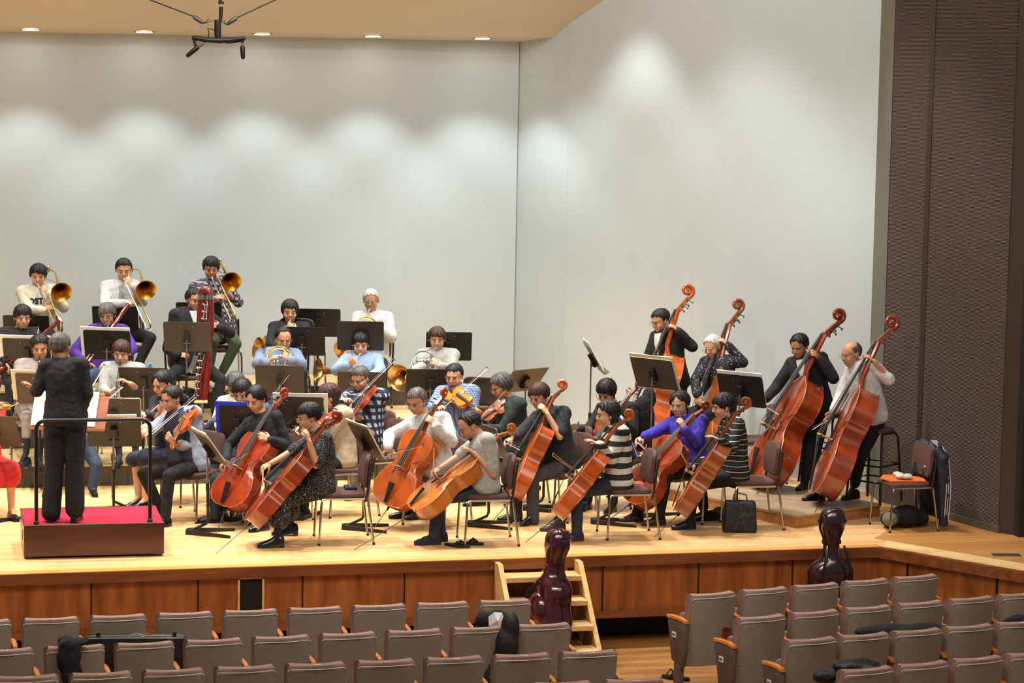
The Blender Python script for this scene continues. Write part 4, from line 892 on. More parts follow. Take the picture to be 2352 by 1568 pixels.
k4=A('k4','balding bearded man in grey t-shirt and jeans playing an amber cello',(1118,1122),.5,-75,(1112,1003),(1079,978),(-75,34),
 [(1050,1050,-1),(1012,1074,-1),(993,1086,0),40,(0,-.6,-.4)],[(1134,1088,0),(1090,1042,-1),(1064,1022,0),35,(-.2,-.9,0)],C_grey,C_denim,('receding','dark',[(0,.045,-.095,.040,.035,.030)]),M_sock,1,
 knees=[(1003,1135,1),(1008,1143,-1)],feet=[(1012,1225,0,-75),(996,1240,0,-78)],sleeve=.42,belly=.05,loose=.016)
k5=A('k5','woman with short brown hair and glasses in dark blouse and grey trousers playing a cello',(1290,1073),.5,-38,(1262,946),(1238,910),(-38,22),
 [(1196,994,-1),(1178,1004,-1),(1154,1020,0),40,(.2,-.6,-.3)],[(1286,1002,-1),(1257,950,-1),(1238,924,0),55,(-.6,0,-.5)],C_char,C_tweed,('fringe','brown'),M_shoe,0,
 knees=[(1188,1095,-1),(1224,1094,-1)],feet=[(1184,1182,0,-80),(1224,1190,0,-40)],sleeve=(.95,.42),loose=.022,glasses=M_rim,trouser=1.1,heel=.03)
k6=A('k6','girl with black bob and glasses playing a cello, seated behind the other cellists',(1420,1045),.5,-25,(1418,930),(1393,901),(-28,30),
 [(1352,985,-1),(1331,986,-1),(1319,1000,0),45,(.2,-.3,-.6)],[(1455,990,-1),(1425,968,-1),(1405,950,0),45,(-.5,0,-.6)],C_blk,C_blk,('bob','black'),M_shoe,0,glasses=M_rim)
k7=A('k7','woman with black hair in bold black and white striped sweater playing a cello in profile',(1418,1110),.5,-78,(1418,984),(1396,952),(-80,8),
 [(1375,1060,-1),(1345,1078,-1),(1325,1085,0),40,(0,-.6,-.4)],[(1402,1056,-1),(1376,1022,-1),(1350,1006,0),30,(-.2,-.9,0)],P_wide,C_denim,('long','black'),M_shoebr,0,
 knees=[(1318,1118,1),(1326,1126,-1)],feet=[(1283,1212,0,-82),(1325,1225,0,-70)],loose=.024,hem=-.16,flare=.05)
k8=A('k8','woman with glasses and tied black hair in bright purple sweater playing a cello',(1590,1076),.5,-32,(1573,962),(1561,928),(-30,14),
 [(1508,990,-1),(1480,1002,-1),(1457,1016,0),45,(.2,-.6,-.4)],[(1598,1018,-1),(1572,986,-1),(1560,958,0),50,(-.6,0,-.6)],C_purple,C_blk,('parted_long','dark'),M_shoebr,0,
 knees=[(1486,1105,-1),(1530,1090,-1)],feet=[(1463,1178,0,-75),(1514,1186,0,-70)],loose=.016,glasses=M_silv,part=.6)
k9=A('k9','woman in thin-striped black sweater and cropped trousers playing a cello, rightmost cellist',(1690,1092),.5,-76,(1682,965),(1661,934),(-76,12),
 [(1640,1050,-1),(1600,1064,-1),(1580,1070,0),40,(0,-.6,-.4)],[(1680,1032,-1),(1654,1010,-1),(1624,996,0),25,(-.2,-.9,0)],P_pin,C_blk,('fringe','black',[(0,-.06,-.07,.06,.05,.07)]),M_shoe,0,
 knees=[(1608,1106,1),(1596,1112,-1)],feet=[(1617,1196,0,-80),(1583,1200,0,-70)],loose=.012,trouser=.82)
def inst(kind,p,label,B,S,n,var,group,pin=None,s=0,L=None,fl=0.,nearB=None,nut=None,nutx=None):
    """bottom point lies in front of the player; the neck runs through the left hand, the scroll (or nut) meets its sighted direction"""
    d=p['D']+(p['fac']*.40).dot(fwd) if nearB is None else p['D']+nearB
    Bp=atd(B[0],B[1],d); Bz,rib,ext=SZ[kind]; nl=ext*(.60 if kind=='bass' else .61); h=p['hL']; hx,hy=proj(h); oo=.05+(.11 if kind!='bass' else .16)*max(0,n[2])/math.sqrt(n[0]**2+n[1]**2+n[2]**2); tgt=nut or S; off=[0.,0.]; frac=(Bz+nl)/(Bz+ext)
    for it in range(4):
        sx,sy=tgt[0]+off[0],tgt[1]+off[1]; v=(sx-B[0],sy-B[1]); q=max(.35,((hx-B[0])*v[0]+(hy-B[1])*v[1])/(v[0]**2+v[1]**2)); dT=d+(dep(h)+oo-d)/q
        Lw=(Bz+nl) if nut else (Bz+ext)
        for k2 in range(30):
            T=atd(sx,sy,dT); r=(T-Bp).length/Lw
            if r>1.07: dT+=(d-dT)*.12 if abs(d-dT)>.05 else 0; 
            if r<=1.07 or abs(d-dT)<.05: break
        if nut: T=Bp+(T-Bp)/frac; break
        y=(T-Bp).normalized(); N=cv(*n); z=(N-y*N.dot(y)).normalized(); k=(T-Bp).length/(Bz+ext); pb=(ext-nl)*k
        c=Bp+y*(Bz+nl)*k+(y*math.cos(R(23))-z*math.sin(R(23)))*pb*.62+y*pb*.22+z*pb*.09; cx,cy=proj(c); off[0]+=S[0]-cx; off[1]+=S[1]-cy
    return strings(kind,label,Bp,T,cv(*n),var,group,onz(pin[0],pin[1],fl) if pin else None)
GC='cellos of the cello section'
c1=inst('cello',k1,'reddish cello held by the young woman in the black sweater',(510,1160),(653,903),(-.6,.35,.72),'red',GC,(492,1233),s=1)
c2=inst('cello',k2,'brown-red cello seen from its side, held by the woman in the patterned dress',(563,1190),(775,957),(-.73,.66,.06),'deep',GC,(495,1272),s=1,nearB=-.22)
c3=inst('cello',k3,'bright orange cello held by the grey-haired man in the white shirt',(885,1158),(1020,902),(-.52,.32,.76),'orange',GC,(849,1227),s=1)
c4=inst('cello',k4,'amber cello held almost flat by the balding man in the grey t-shirt',(942,1165),(1175,985),(-.6,.8,.28),'amber',GC,(814,1262),s=1,nearB=-.2)
c5=inst('cello',k5,'orange-brown cello held by the woman in dark blouse and grey trousers',(1163,1138),(1293,884),(-.92,.45,.05),'orange',GC,(1122,1206),s=1)
c6=inst('cello',k6,'brown cello held by the girl with glasses behind the other cellists',(1335,1072),(1465,884),(-.4,.5,.75),'deep',GC,(1318,1105),s=1)
c7=inst('cello',k7,'orange cello seen from its side, held by the woman in bold black and white stripes',(1266,1176),(1446,952),(-.78,.62,-.10),'orange',GC,(1206,1246),s=1,nearB=-.2)
c8=inst('cello',k8,'reddish brown cello held by the woman in the purple sweater',(1440,1148),(1620,932),(-.6,.6,.55),'deep',GC,(1393,1198),s=1)
c9=inst('cello',k9,'brown cello seen from its side, held by the rightmost cellist in thin stripes',(1548,1168),(1715,925),(-.82,.57,-.08),'brown',GC,(1502,1233),s=1,nearB=-.2)
GB='cello and bass bows'
def bw(p,h,tip,label,L=.66,s=0,light=False,d=None,grp=GB):
    H=p['h'+h]; T=snap(H,tip[0],tip[1],L,s); return bow(label,H,T,grp,light=light)
bw(k1,'R',(571,1037),'bow in the hand of the young woman cellist in black',s=-1)
bw(k2,'R',(603,1113),'bow in the hand of the cellist in the patterned dress',s=-1,light=True)
bw(k3,'R',(972,1022),'bow in the hand of the grey-haired cellist in white',s=-1)
bw(k4,'R',(997,1032),'light coloured bow crossing the strings of the almost flat amber cello',s=-1,light=True)
bw(k5,'R',(1195,1031),'bow in the hand of the cellist with grey trousers',s=-1)
bw(k6,'R',(1329,972),'short looking bow in the hand of the girl cellist behind',s=-1)
bw(k7,'R',(1270,1044),'light bow of the cellist in bold stripes, pointing up from the strings',s=-1,light=True)
bw(k8,'R',(1503,1051),'bow in the hand of the cellist in purple',s=-1)
bw(k9,'R',(1554,1022),'light bow of the rightmost cellist, pointing up from the strings',s=-1,light=True)
# ================================================================ THE DOUBLE BASSES
d1=A('d1','man in black suit and white shirt playing the double bass farthest from the hall',(1548,878),1.0,-52,(1530,762),(1517,737),(-58,22),
 [(1487,830,0),(1490,872,-1),(1497,890,0),40,(.2,-.6,-.3)],[(1590,796,0),(1558,760,-1),(1538,741,0),50,(-.8,0,-.3)],C_suit,C_suit,('short','black'),M_shoe,1,stand=True,loose=.022,glasses=M_silv,vneck=C_white,cuffs=C_white,hem=-.16,flare=.03,feet=[(1530,1085,0),(1560,1085,0)],knees=[(1535,980,0),(1560,980,0)],floor=0)
d2=A('d2','elderly woman with grey hair in black and silver patterned top playing a double bass',(1655,938),.75,-40,(1650,824),(1637,796),(-40,22),
 [(1597,874,-1),(1600,906,-1),(1603,926,0),40,(.2,-.6,-.3)],[(1706,832,0),(1672,792,-1),(1654,776,0),50,(-.8,0,-.3)],pmat('paisley','dots',['#15171a','#85898c'],.03,thr=.26),C_blk,('tied','white'),M_shoe,0,loose=.018,glasses=M_silv)
d3=A('d3','man with tied black hair and moustache in black suit playing a double bass',(1874,938),.92,-32,(1851,822),(1836,795),(-32,22),
 [(1784,888,-1),(1759,915,-1),(1747,920,0),45,(.2,-.6,-.3)],[(1914,868,-1),(1882,824,-1),(1862,800,-1),50,(-.8,0,-.3)],C_suit,C_suit,('tied','black',[(0,-.10,-.03,.03,.03,.04)]),M_shoe,2,stand=True,loose=.022,glasses=M_silv,vneck=C_white,cuffs=C_white,flare=.03,feet=[(1848,1120,0),(1866,1118,0)],knees=[(1858,1030,-1),(1874,1028,0)],floor=.12)
d4=A('d4','bald man with glasses in white shirt with rolled sleeves playing the rightmost double bass',(2004,960),.96,-58,(1978,836),(1955,814),(-62,14),
 [(1932,910,-1),(1914,946,-1),(1897,970,0),30,(.2,.3,.6)],[(2042,872,0),(2008,830,-1),(1988,812,0),50,(-.8,0,-.3)],C_white,C_blk,('bald','salt'),M_shoe,1,
 knees=[(1925,1050,-1),(1978,1045,0)],feet=[(1880,1142,0,-70),(1963,1112,1,-50)],sleeve=(.95,.55),loose=.022,glasses=M_silv,collar=C_white,floor=.12,disp=.02)
GD='double basses of the orchestra'
def bass(p,label,B,N,n,var,pin,nearB=-.3,fl=.12): return inst('bass',p,label,B,None,n,var,GD,pin,nearB=nearB,nut=N,fl=fl)
b1=bass(d1,'orange double bass held by the suited man, partly behind a music stand',(1456,1040),(1558,712),(-.95,.3,.05),'orange',(1445,1090),fl=0)
b2=bass(d2,'brown-red double bass held by the elderly woman',(1590,1075),(1676,745),(-.9,.3,.2),'brown',(1580,1110),fl=0)
b3=bass(d3,'large orange-red double bass held by the man with tied black hair',(1726,1102),(1895,768),(-.9,.42,.22),'deep',(1738,1136))
b4=bass(d4,'orange-brown double bass held by the bald man, rightmost of the basses',(1864,1132),(2018,786),(-.95,.42,.0),'deep',(1872,1177))
bw(d3,'R',(1790,950),'bow in the hand of the suited bass player with tied hair',s=-1,L=.6)
bw(d4,'R',(1865,985),'bow hanging in the hand of the bald bass player',s=-1,L=.6)
bw(d1,'R',(1440,905),'bow of the suited bass player behind the music stand',s=-1,L=.6)
# ================================================================ UPPER STRINGS
C_lblue=cl('pale_blue','#8197b4',var=.05); C_vest=cl('vest_navy','#1b2030'); C_beige=cl('beige','#b09f86',var=.06); C_cream=cl('cream','#c9c3b0',var=.04); C_skirt=cl('navy_skirt','#23273b'); C_greyshirt=cl('grey_blue','#8e97a6',var=.08)
C_hood=cl('hoodie','#6c7990',var=.06); C_ltgrey=cl('light_grey','#93928c',var=.05); C_taupe=cl('taupe','#8a8078',var=.06); C_violet=cl('violet','#4a2a86'); C_jean=cl('jeans_blue','#3d5068',scale=60); C_green=cl('olive','#3a4428'); C_khaki=cl('khaki','#6f6f54')
P_plaid=pmat('navy_plaid','plaid',['#a4abb3','#1d2740','#0f1420'],.075); P_check=pmat('fine_check','plaid',['#a0abbd','#6379a3','#455a86'],.022); P_shirt3=pmat('dark_plaid','plaid',['#5b5060','#231f2c','#a59aa6'],.06); P_plaid2=pmat('soft_plaid','plaid',['#8f99ab','#3b4a6b','#c9b8a0'],.06)
v1=A('v1','woman with tied black hair in navy cardigan and skirt playing a violin',(398,1040),.5,-28,(388,914),(372,881),(-35,22),
 [(352,958,-1),(340,952,-1),(325,950,0),45,(.1,-.7,-.4)],[(400,985,-1),(380,985,-1),(368,975,0),50,(-.4,.4,-.3)],C_navy,C_skirt,('parted','black',[(.02,-.11,.0,.035,.03,.04)]),M_shoe,0,
 knees=[(312,1054,-1),(337,1052,-1)],feet=[(318,1140,0,-50),(333,1148,0,-50)],skirt=1.,heel=.03)
v2=A('v2','woman in navy vest over grey shirt playing a violin beside the podium',(442,1072),.5,-35,(414,946),(394,917),(-42,14),
 [(347,988,-1),(328,984,-1),(337,1004,-1),45,(.2,-.8,-.3)],[(430,1026,-1),(400,1018,-1),(382,998,0),55,(-.2,.2,-.6)],C_greyshirt,C_blk,('tied','dark',[(.01,-.12,-.05,.05,.045,.07),(.02,-.14,-.14,.05,.045,.08)]),M_shoe,1,
 knees=[(330,1088,-1),(388,1092,-1)],feet=[(366,1165,0,-40),(380,1186,0,-40)],sleeve=(.9,.72),loose=.02,belly=.04,wide=1.06,glasses=M_silv,disp=.02)
v3=A('v3','person with grey-black hair in cream cardigan, mostly hidden behind the violinist in denim',(560,1032),.5,-15,(548,914),(541,884),(-10,34),
 [(500,965,-1),(505,990,-1),(515,1000,0),40],[(575,985,-1),(560,1000,-1),(550,1005,0),40],C_cream,C_jean,('fringe','salt'),M_shoe,0,hipd=26.35,loose=.02)
v4=A('v4','woman with short black hair in denim shirt playing a violin behind the blue folder',(572,1062),.5,-12,(566,932),(556,900),(-12,26),
 [(482,982,-1),(497,968,-1),(504,982,-1),45,(.1,-.8,-.3)],[(590,1000,-1),(560,1000,-1),(545,990,0),50,(-.2,.3,-.5)],C_jean,C_jean,('fringe','black'),M_shoe,0,hipd=25.75,loose=.018,knees=[(515,1085,-1),(560,1095,-1)])
v5=A('v5','woman with brown shoulder-length hair and glasses in beige sweater playing a viola in profile',(788,1063),.5,-68,(782,942),(754,912),(-72,14),
 [(722,988,-1),(694,976,-1),(677,964,0),45,(0,-.8,-.2)],[(742,1018,-1),(700,1002,-1),(672,990,0),55,(0,.8,.1)],C_beige,C_blk,('long','brown'),M_shoe,0,loose=.022,glasses=M_rim,part=-.6)
v6=A('v6','man with curly grey hair and glasses in blue plaid shirt playing a red-brown viola',(842,1018),.5,-28,(842,900),(827,870),(-28,22),
 [(778,928,-1),(792,920,-1),(800,912,-1),50,(0,-.7,-.4)],[(838,964,-1),(815,957,-1),(800,938,0),55,(-.1,.5,-.4)],P_plaid,C_khaki,('short','salt'),M_shoe,1,sleeve=(.95,.66),loose=.026,belly=.08,wide=1.08,glasses=M_silv,collar=P_plaid,disp=.02)
v7=A('v7','young man with glasses in pale blue checked shirt playing a bright orange viola',(1055,1016),.5,-12,(1050,892),(1043,864),(-16,14),
 [(992,938,-1),(1002,938,-1),(1018,930,-1),50,(0,-.7,-.4)],[(1086,958,-1),(1078,942,-1),(1068,922,0),60,(-.3,.3,-.5)],P_check,C_jean,('short','black'),M_shoe,0,loose=.022,glasses=M_rim,collar=P_check)
v8=A('v8','woman with wavy grey-black hair and glasses in dark green sweater playing a viola in profile',(1180,1038),.5,-64,(1176,920),(1152,888),(-70,26),
 [(1118,985,-1),(1104,972,-1),(1094,962,0),50,(0,-.8,-.2)],[(1152,988,-1),(1104,984,-1),(1086,970,0),60,(0,.8,.1)],cl('dark_green','#1f2b29'),C_blk,('puff','salt'),M_shoe,1,loose=.022,glasses=M_silv)
v0=A('v0','person in soft plaid shirt and jeans seated with a violin, hidden behind the conductor',(168,1010),.5,8,(165,895),(166,868),(5,18),
 [(128,955,-1),(150,950,-1),(165,945,0),40],[(212,950,-1),(212,925,-1),(208,908,0),50],P_plaid2,C_denim,('short','black'),M_shoe,1,knees=[(130,1075,-1),(222,1068,-1)],feet=[(120,1150,0,-20),(212,1152,0,20)],trouser=1.)
v9=A('v9','person in red dress cut off by the left edge of the picture',(-40,1060),.5,30,(-42,938),(-38,908),(30,20),None,[(0,985,-1),(-12,950,-1),(-6,930,0),45],cl('red','#c4272b'),cl('red','#c4272b'),('bob','black'),M_shoe,0,skirt=1.2,sleeve=.4)
GV='violins and violas'
def vl(kind,p,label,chin,S,n,var,nb=-.12,s=-1,L=None):
    B,_,e=SZ[kind]; d=p['D']+nb; Bp=atd(chin[0],chin[1],d); T=snap(Bp,S[0],S[1],L or (B+e),s); return strings(kind,label,Bp,T,cv(*n),var,GV)
vl('violin',v1,'violin of the woman in the navy cardigan',(386,916),(350,985),(-.5,.55,.6),'orange')
vl('violin',v2,'orange violin pointing down towards the hall, held by the woman in the navy vest',(438,938),(392,1026),(-.55,.5,.68),'orange',-.10,L=.64)
vl('violin',v4,'violin of the woman in denim, mostly behind the blue folder',(572,942),(532,985),(-.2,.7,.6),'amber',nb=-.02,s=0)
vl('viola',v5,'dark viola held by the woman in the beige sweater',(766,938),(672,990),(.15,.8,.5),'deep',-.10)
vl('viola',v6,'red viola pointing down, held by the man in the plaid shirt',(850,893),(806,962),(-.75,.45,.5),'red',-.10)
vl('viola',v7,'bright orange viola facing the hall, held by the young man in the checked shirt',(1030,895),(1103,944),(.0,.62,.78),'viola',-.12)
vl('viola',v8,'brown viola held by the woman in the dark green sweater',(1166,922),(1076,984),(-.25,.6,.75),'brown',-.10,s=0)
vl('violin',v0,'orange violin beside the conductor, in front of the wind desks',(190,903),(238,905),(0,.95,.4),'viola',-.1)
vl('violin',v9,'orange violin at the left edge of the picture',(8,925),(-40,945),(0,.7,.7),'viola')
GW='violin and viola bows'
def bv(a,b,D,label,s=1,L=.72,light=False):
    H=atd(a[0],a[1],D); T=snap(H,b[0],b[1],L,s); return bow(label,H,T,GW,light=light)
bv((342,1000),(449,910),v2['D']-.45,'bow across the strings of the violinist in the navy vest',s=1)
bv((333,955),(408,888),v1['D']-.35,'bow of the woman in the navy cardigan',s=1)
bv((672,968),(735,906),v5['D']-.3,'bow of the violist in the beige sweater, close to her face',s=0)
bv((795,935),(906,826),v6['D']-.40,'long bow of the violist in the plaid shirt reaching up to the right',s=1)
bv((1016,936),(1119,844),v7['D']-.38,'bow of the young violist in the checked shirt reaching up to the right',s=1)
bv((1094,966),(1162,893),v8['D']-.25,'bow of the violist in the dark green sweater',s=0,L=.6)
bv((616,918),(664,858),v4['D']+.2,'bow rising above the woman cellist in black',s=0,L=.5)
bv((230,930),(282,886),25.0,'light bow rising beside the clarinettist',s=1,L=.6)
bv((196,912),(240,838),26.0,'steep bow beside the conductor',s=1,L=.6)
bv((-20,955),(43,922),25.2,'bow tip at the left edge of the picture',s=1,L=.5)
# ================================================================ WINDS
def hipy(px,hz,D): return IH/2+0
t1=A('t1','young trombonist in cream sweater with black letters, leftmost of the three trombones',(92,768),1.18,6,(86,662),(88,633),(8,12),
 [(66,712,-1),(98,712,-1),(120,703,0),30,(0,-.6,-.6)],[(146,706,-1),(114,674,-1),(96,658,0),50,(-.5,0,-.6)],C_cream,C_blk,('fringe','black'),M_shoe,0,floor=.68,loose=.02,collar=C_white,hipd=29.15)
t2=A('t2','young trombonist in white shirt and grey tie, middle of the three trombones',(283,766),1.18,8,(278,650),(284,620),(10,14),
 [(241,698,-1),(286,696,-1),(310,690,0),30,(0,-.6,-.6)],[(328,692,-1),(306,656,-1),(289,640,0),50,(-.5,0,-.6)],C_white,C_blk,('short','black'),M_shoe,0,floor=.68,hipd=29.35,loose=.018,collar=C_white,tie=cl('tie_grey','#8b8d92'),knees=[(256,790,-1),(346,776,-1)],feet=[(262,850,0,-10),(318,836,0,30)])
t3=A('t3','young trombonist in dark plaid shirt and olive trousers, rightmost of the three trombones',(506,766),1.18,10,(480,646),(485,616),(10,16),
 [(466,694,-1),(494,684,-1),(518,680,0),30,(0,-.6,-.6)],[(547,694,-1),(512,664,-1),(490,640,0),50,(-.5,0,-.6)],P_shirt3,C_green,('fringe','black'),M_shoe,1,floor=.68,hipd=29.55,loose=.02,sleeve=.5,knees=[(488,792,-1),(542,790,-1)],feet=[(480,852,0,-10),(512,850,0,10)])
def mp(p,z=-.062,y=.105): return p['hc']+p['H']@V((0,y,z))
def tb_(p,label,E,B,K,ax):
    M=mp(p); e=snap(M,E[0],E[1],.74,-1); b=atd(B[0],B[1],dep(M)-.30); k=atd(K[0],K[1],dep(M)+.32); return trombone(label,M,e,b,k,cv(*ax))
tb_(t1,'gold trombone held by the youth in the cream sweater',(133,764),(141,671),(111,620),(.28,-.30,.9))
tb_(t2,'gold trombone held by the youth in white shirt and tie',(339,758),(335,666),(302,620),(.25,-.30,.9))
tb_(t3,'gold trombone held by the youth in the plaid shirt',(532,738),(531,647),(506,603),(.30,-.28,.9))
# lettering on the sweater
def lettering(p,txt,px,py,size,m,tt=.55,x0=0.):
    cu=bpy.data.curves.new('letters','FONT'); cu.body=txt; cu.size=size; cu.align_x='CENTER'; cu.extrude=.002; cu.offset=.004; cu.space_character=1.05
    o=bpy.data.objects.new('lettering',cu); COL.objects.link(o); dg=bpy.context.evaluated_depsgraph_get(); me=bpy.data.meshes.new_from_object(o.evaluated_get(dg)); bpy.data.objects.remove(o)
    mb=MB(); mb.v=[tuple(p['P'](x0+v.co.x,tt+v.co.y/p['L'],.004+v.co.z)) for v in me.vertices]; mb.f=[tuple(q.vertices) for q in me.polygons]; bpy.data.meshes.remove(me)
    return obj('lettering',mb,m,p['t'],smooth=False)
lettering(t1,'BOSTON',0,0,.088,C_blk,.66,.03)
w1=A('w1','woman with black ponytail in black playing a bassoon, left of the conductor',(42,864),.95,18,(42,758),(52,728),(20,12),
 [(-6,806,-1),(12,830,-1),(20,842,0),40],[(92,800,-1),(66,818,-1),(48,826,0),45],C_blk,C_blk,('fringe','black',[(-.02,-.12,-.02,.03,.035,.07)]),M_shoe,0,floor=.45)
w2=A('w2','grey-haired man with glasses in purple cardigan playing a bassoon',(247,856),.95,-4,(247,753),(246,723),(-4,16),
 [(170,808,-1),(196,832,-1),(210,836,0),40],[(304,800,-1),(280,826,-1),(262,832,0),45],C_violet,C_jean,('fringe','ash'),M_shoe,1,floor=.45,loose=.022,glasses=M_rim,vneck=C_white,collar=C_white)
w3=A('w3','man in black suit and white shirt playing the tall contrabassoon',(442,838),.95,28,(437,714),(446,689),(34,6),
 [(386,800,-1),(408,815,-1),(432,816,0),40,(0,-.6,-.6)],[(528,764,-1),(505,752,-1),(486,744,0),45,(-.5,0,-.6)],C_suit,C_blk,('short','black'),M_shoe,1,floor=.45,hipd=28.85,loose=.024,vneck=C_white,collar=C_white,cuffs=C_white,knees=[(392,864,-1),(508,872,-1)],feet=[(395,935,0,-10),(494,945,0,30)])
h1=A('h1','young woman with long black hair and fringe in black playing a horn',(664,845),.95,6,(664,745),(666,715),(8,10),
 [(620,788,-1),(634,798,-1),(645,795,0),40],[(704,782,-1),(680,758,-1),(664,746,0),50,(-.4,0,-.6)],C_blk,C_blk,('bangs_long','black'),M_shoe,0,floor=.45)
h2=A('h2','white-haired man with glasses in white shirt playing a horn',(856,832),.95,0,(856,722),(852,690),(-4,12),
 [(816,772,-1),(806,800,-1),(796,808,0),40],[(900,775,-1),(866,752,-1),(838,740,0),50,(-.4,0,-.6)],C_white,C_blk,('short','white'),M_shoe,1,floor=.45,loose=.024,glasses=M_rim,collar=C_white,disp=.02)
h3=A('h3','man with receding hair and glasses in grey-blue hooded sweatshirt playing a horn',(640,918),.72,8,(640,808),(651,779),(14,16),
 [(592,836,-1),(612,832,-1),(622,824,0),40],[(692,838,-1),(668,828,-1),(652,812,0),55,(-.4,0,-.6)],C_hood,C_denim,('receding','black'),M_shoe,1,floor=.22,loose=.028,glasses=M_rim,wide=1.04)
h4=A('h4','woman with short black hair in pale blue shirt playing a horn behind a desk',(832,918),.72,4,(830,820),(828,790),(4,14),
 [(772,850,-1),(802,838,-1),(818,824,-1),50,(0,0,-.8)],[(874,850,-1),(856,862,-1),(842,866,0),40],C_lblue,C_denim,('fringe','black'),M_shoe,0,floor=.22,loose=.02,collar=C_lblue)
h5=A('h5','youth with brown bob and glasses in grey sweater playing a silver horn, rightmost horn player',(1006,914),.72,4,(1006,808),(1004,778),(2,12),
 [(968,842,-1),(952,850,-1),(940,856,0),40],[(1036,850,-1),(1012,840,-1),(994,828,0),50,(-.4,0,-.6)],C_ltgrey,C_denim,('fringe','brown'),M_shoe,0,floor=.22,loose=.02,glasses=M_rim,collar=C_ltgrey)
o1=A('o1','woman with curly black hair in taupe sweater playing a clarinet, left of the conductor',(78,945),.72,12,(88,836),(92,798),(8,14),
 [(40,888,-1),(52,903,-1),(72,898,0),40],[(128,890,-1),(110,902,-1),(96,900,0),40],C_taupe,C_taupe,('puff','black'),M_sock,1,floor=.22,loose=.026,knees=[(62,960,-1),(90,962,-1)],feet=[(60,1040,0,-30),(92,1040,0,10)],extra={'sock':C_blk},trouser=.5)
o2=A('o2','person with brown bowl-cut hair and glasses in light grey cardigan playing a clarinet',(280,945),.72,4,(282,840),(279,810),(0,16),
 [(238,898,-1),(252,900,-1),(268,888,0),45],[(318,890,-1),(298,880,-1),(280,870,0),45],C_ltgrey,C_blk,('fringe','brown'),M_shoe,0,floor=.22,loose=.018,glasses=M_silv,sleeve=.72,knees=[(266,965,-1),(308,965,-1)],feet=[(274,1046,0,-5),(312,1044,0,5)],trouser=.7)
cond=A('cond','conductor in black shirt and trousers seen from behind, standing on the red podium',(150,958),1.22,172,(146,832),(138,797),(166,8),
 [(200,905,0),(190,935,1),(186,945,0),40],[(84,898,0),(80,896,1),(72,888,0),35],C_blk2,C_blk,('short','ash'),M_shoe,2,stand=True,floor=.30,loose=.016,hem=-.16,flare=.06,wide=.94,feet=[(172,1160,0),(118,1168,0)],knees=[(172,1060,0),(125,1062,0)],trouser=1.1,legw=.022,collar=C_blk2,disp=.022,glasses=M_silv)
lx=None
# bassoons
def pip(p): return p['hc']+p['H']@V((0,.098,-.060))
def bs(p,label,top,bot,s=-1,dt=-.25):
    T=atd(top[0],top[1],p['D']+dt); B=snap(T,bot[0],bot[1],1.34,s); return bassoon(label,T,B,pip(p))
bs(w1,'dark red bassoon with white bell ring, held by the woman in black',(141,733),(-62,905),s=0,dt=-.3)
bs(w2,'red-brown bassoon with white bell ring, held by the man in purple',(297,695),(150,910),s=-1,dt=-.2)
def contra():
    D=w3['D']-.42; P=lambda x,y,d=0.:atd(x,y,D+d); t=thing('contrabassoon','tall dark red contrabassoon with doubled tubes and silver keywork','contrabassoon',tuple(P(465,930))); t['o_']=tuple(P(465,930))
    top=P(472,676); L=P(463,676);Rr=P(482,676); up=(P(472,660)-P(472,735)).normalized()
    arc=[top+(L-top)*math.cos(a)+up*.050*math.sin(a) for a in [PI*i/10 for i in range(11)]]
    obj('bow_joint',MB().tube(arc,.045,14),M_bsn,t)
    obj('left_tube',MB().tube([L,P(461,735),P(456,800)],[.045,.044,.036],14),M_bsn,t); obj('right_tube',MB().tube([Rr,P(483,735),P(474,860),P(466,925)],[.045,.045,.046,.044],14),M_bsn,t)
    obj('front_tube',MB().tube([P(478,790,-.05),P(452,905,-.05),P(445,925,-.05)],[.020,.020,.016],12),M_bsn,t)
    for a,b in (((463,678),(463,688)),((482,678),(482,688))): obj('silver_band',MB().tube([P(*a,-.004),P(*b,-.004)],.049,16),M_slv,t)
    k=MB(); random.seed(5)
    for x0,y0,x1,y1 in ((471,700,466,735),(476,690,474,735),(462,805,450,918),(455,840,446,915),(470,812,462,840),(452,790,440,860)): k.tube([P(x0,y0,-.07),P(x1,y1,-.09)],.006,6)
    for i in range(14): q=P(468-i*1.6,700+i*16,-.08); k.ell(q,(.016,.012,.016),None,8,6); k.cap(q,q+RH*.04,.004,.004,6)
    obj('keywork',k,M_slv,t)
    obj('bell',MB().rings(_ringl(P(445,835,-.1),-UP+RH*-.3,[(.055,.10),(.045,.06),(.030,.0),(.028,-.1),(.026,-.1),(.028,0),(.042,.06),(.053,.10)],24),caps=False),M_slv,t)
    obj('bocal',MB().tube([P(462,720,-.02),P(456,712,-.02),pip(w3)],.004,8),M_slv,t); obj('spike',MB().tube([P(462,915),P(464,965)],.006,6),M_slv,t)
    obj('collar_ring',MB().tube([P(446,922,-.05),P(476,922,-.02)],.020,10),M_brs,t)
contra()
def hn(p,label,coil,B,ax,r=.145,n=(0,.3,1.),dc=-.30,db=0.,col=None):
    c=atd(coil[0],coil[1],p['D']+dc); b=atd(B[0],B[1],p['D']+db); return horn(label,mp(p,-.062,.11),c,cv(*n),b,cv(*ax),r,col=col)
hn(h3,'horn with large gold bell, held by the man in the hooded sweatshirt',(640,822),(593,806),(-.75,.1,.45),.150,dc=-.28,db=-.05)
hn(h5,'silver and gold horn held by the youth with the brown bob',(972,832),(918,868),(-.45,-.2,.85),.155,dc=-.26,db=-.2,col=M_slv)
hn(h2,'horn held by the white-haired man, its bell showing below the desk',(842,752),(790,808),(-.5,-.4,.7),.14,dc=-.28,db=-.1)
hn(h1,'horn held by the young woman in black, a silver curve beside the hooded man',(660,775),(615,795),(-.7,-.1,.5),.12,dc=-.28,db=-.1)
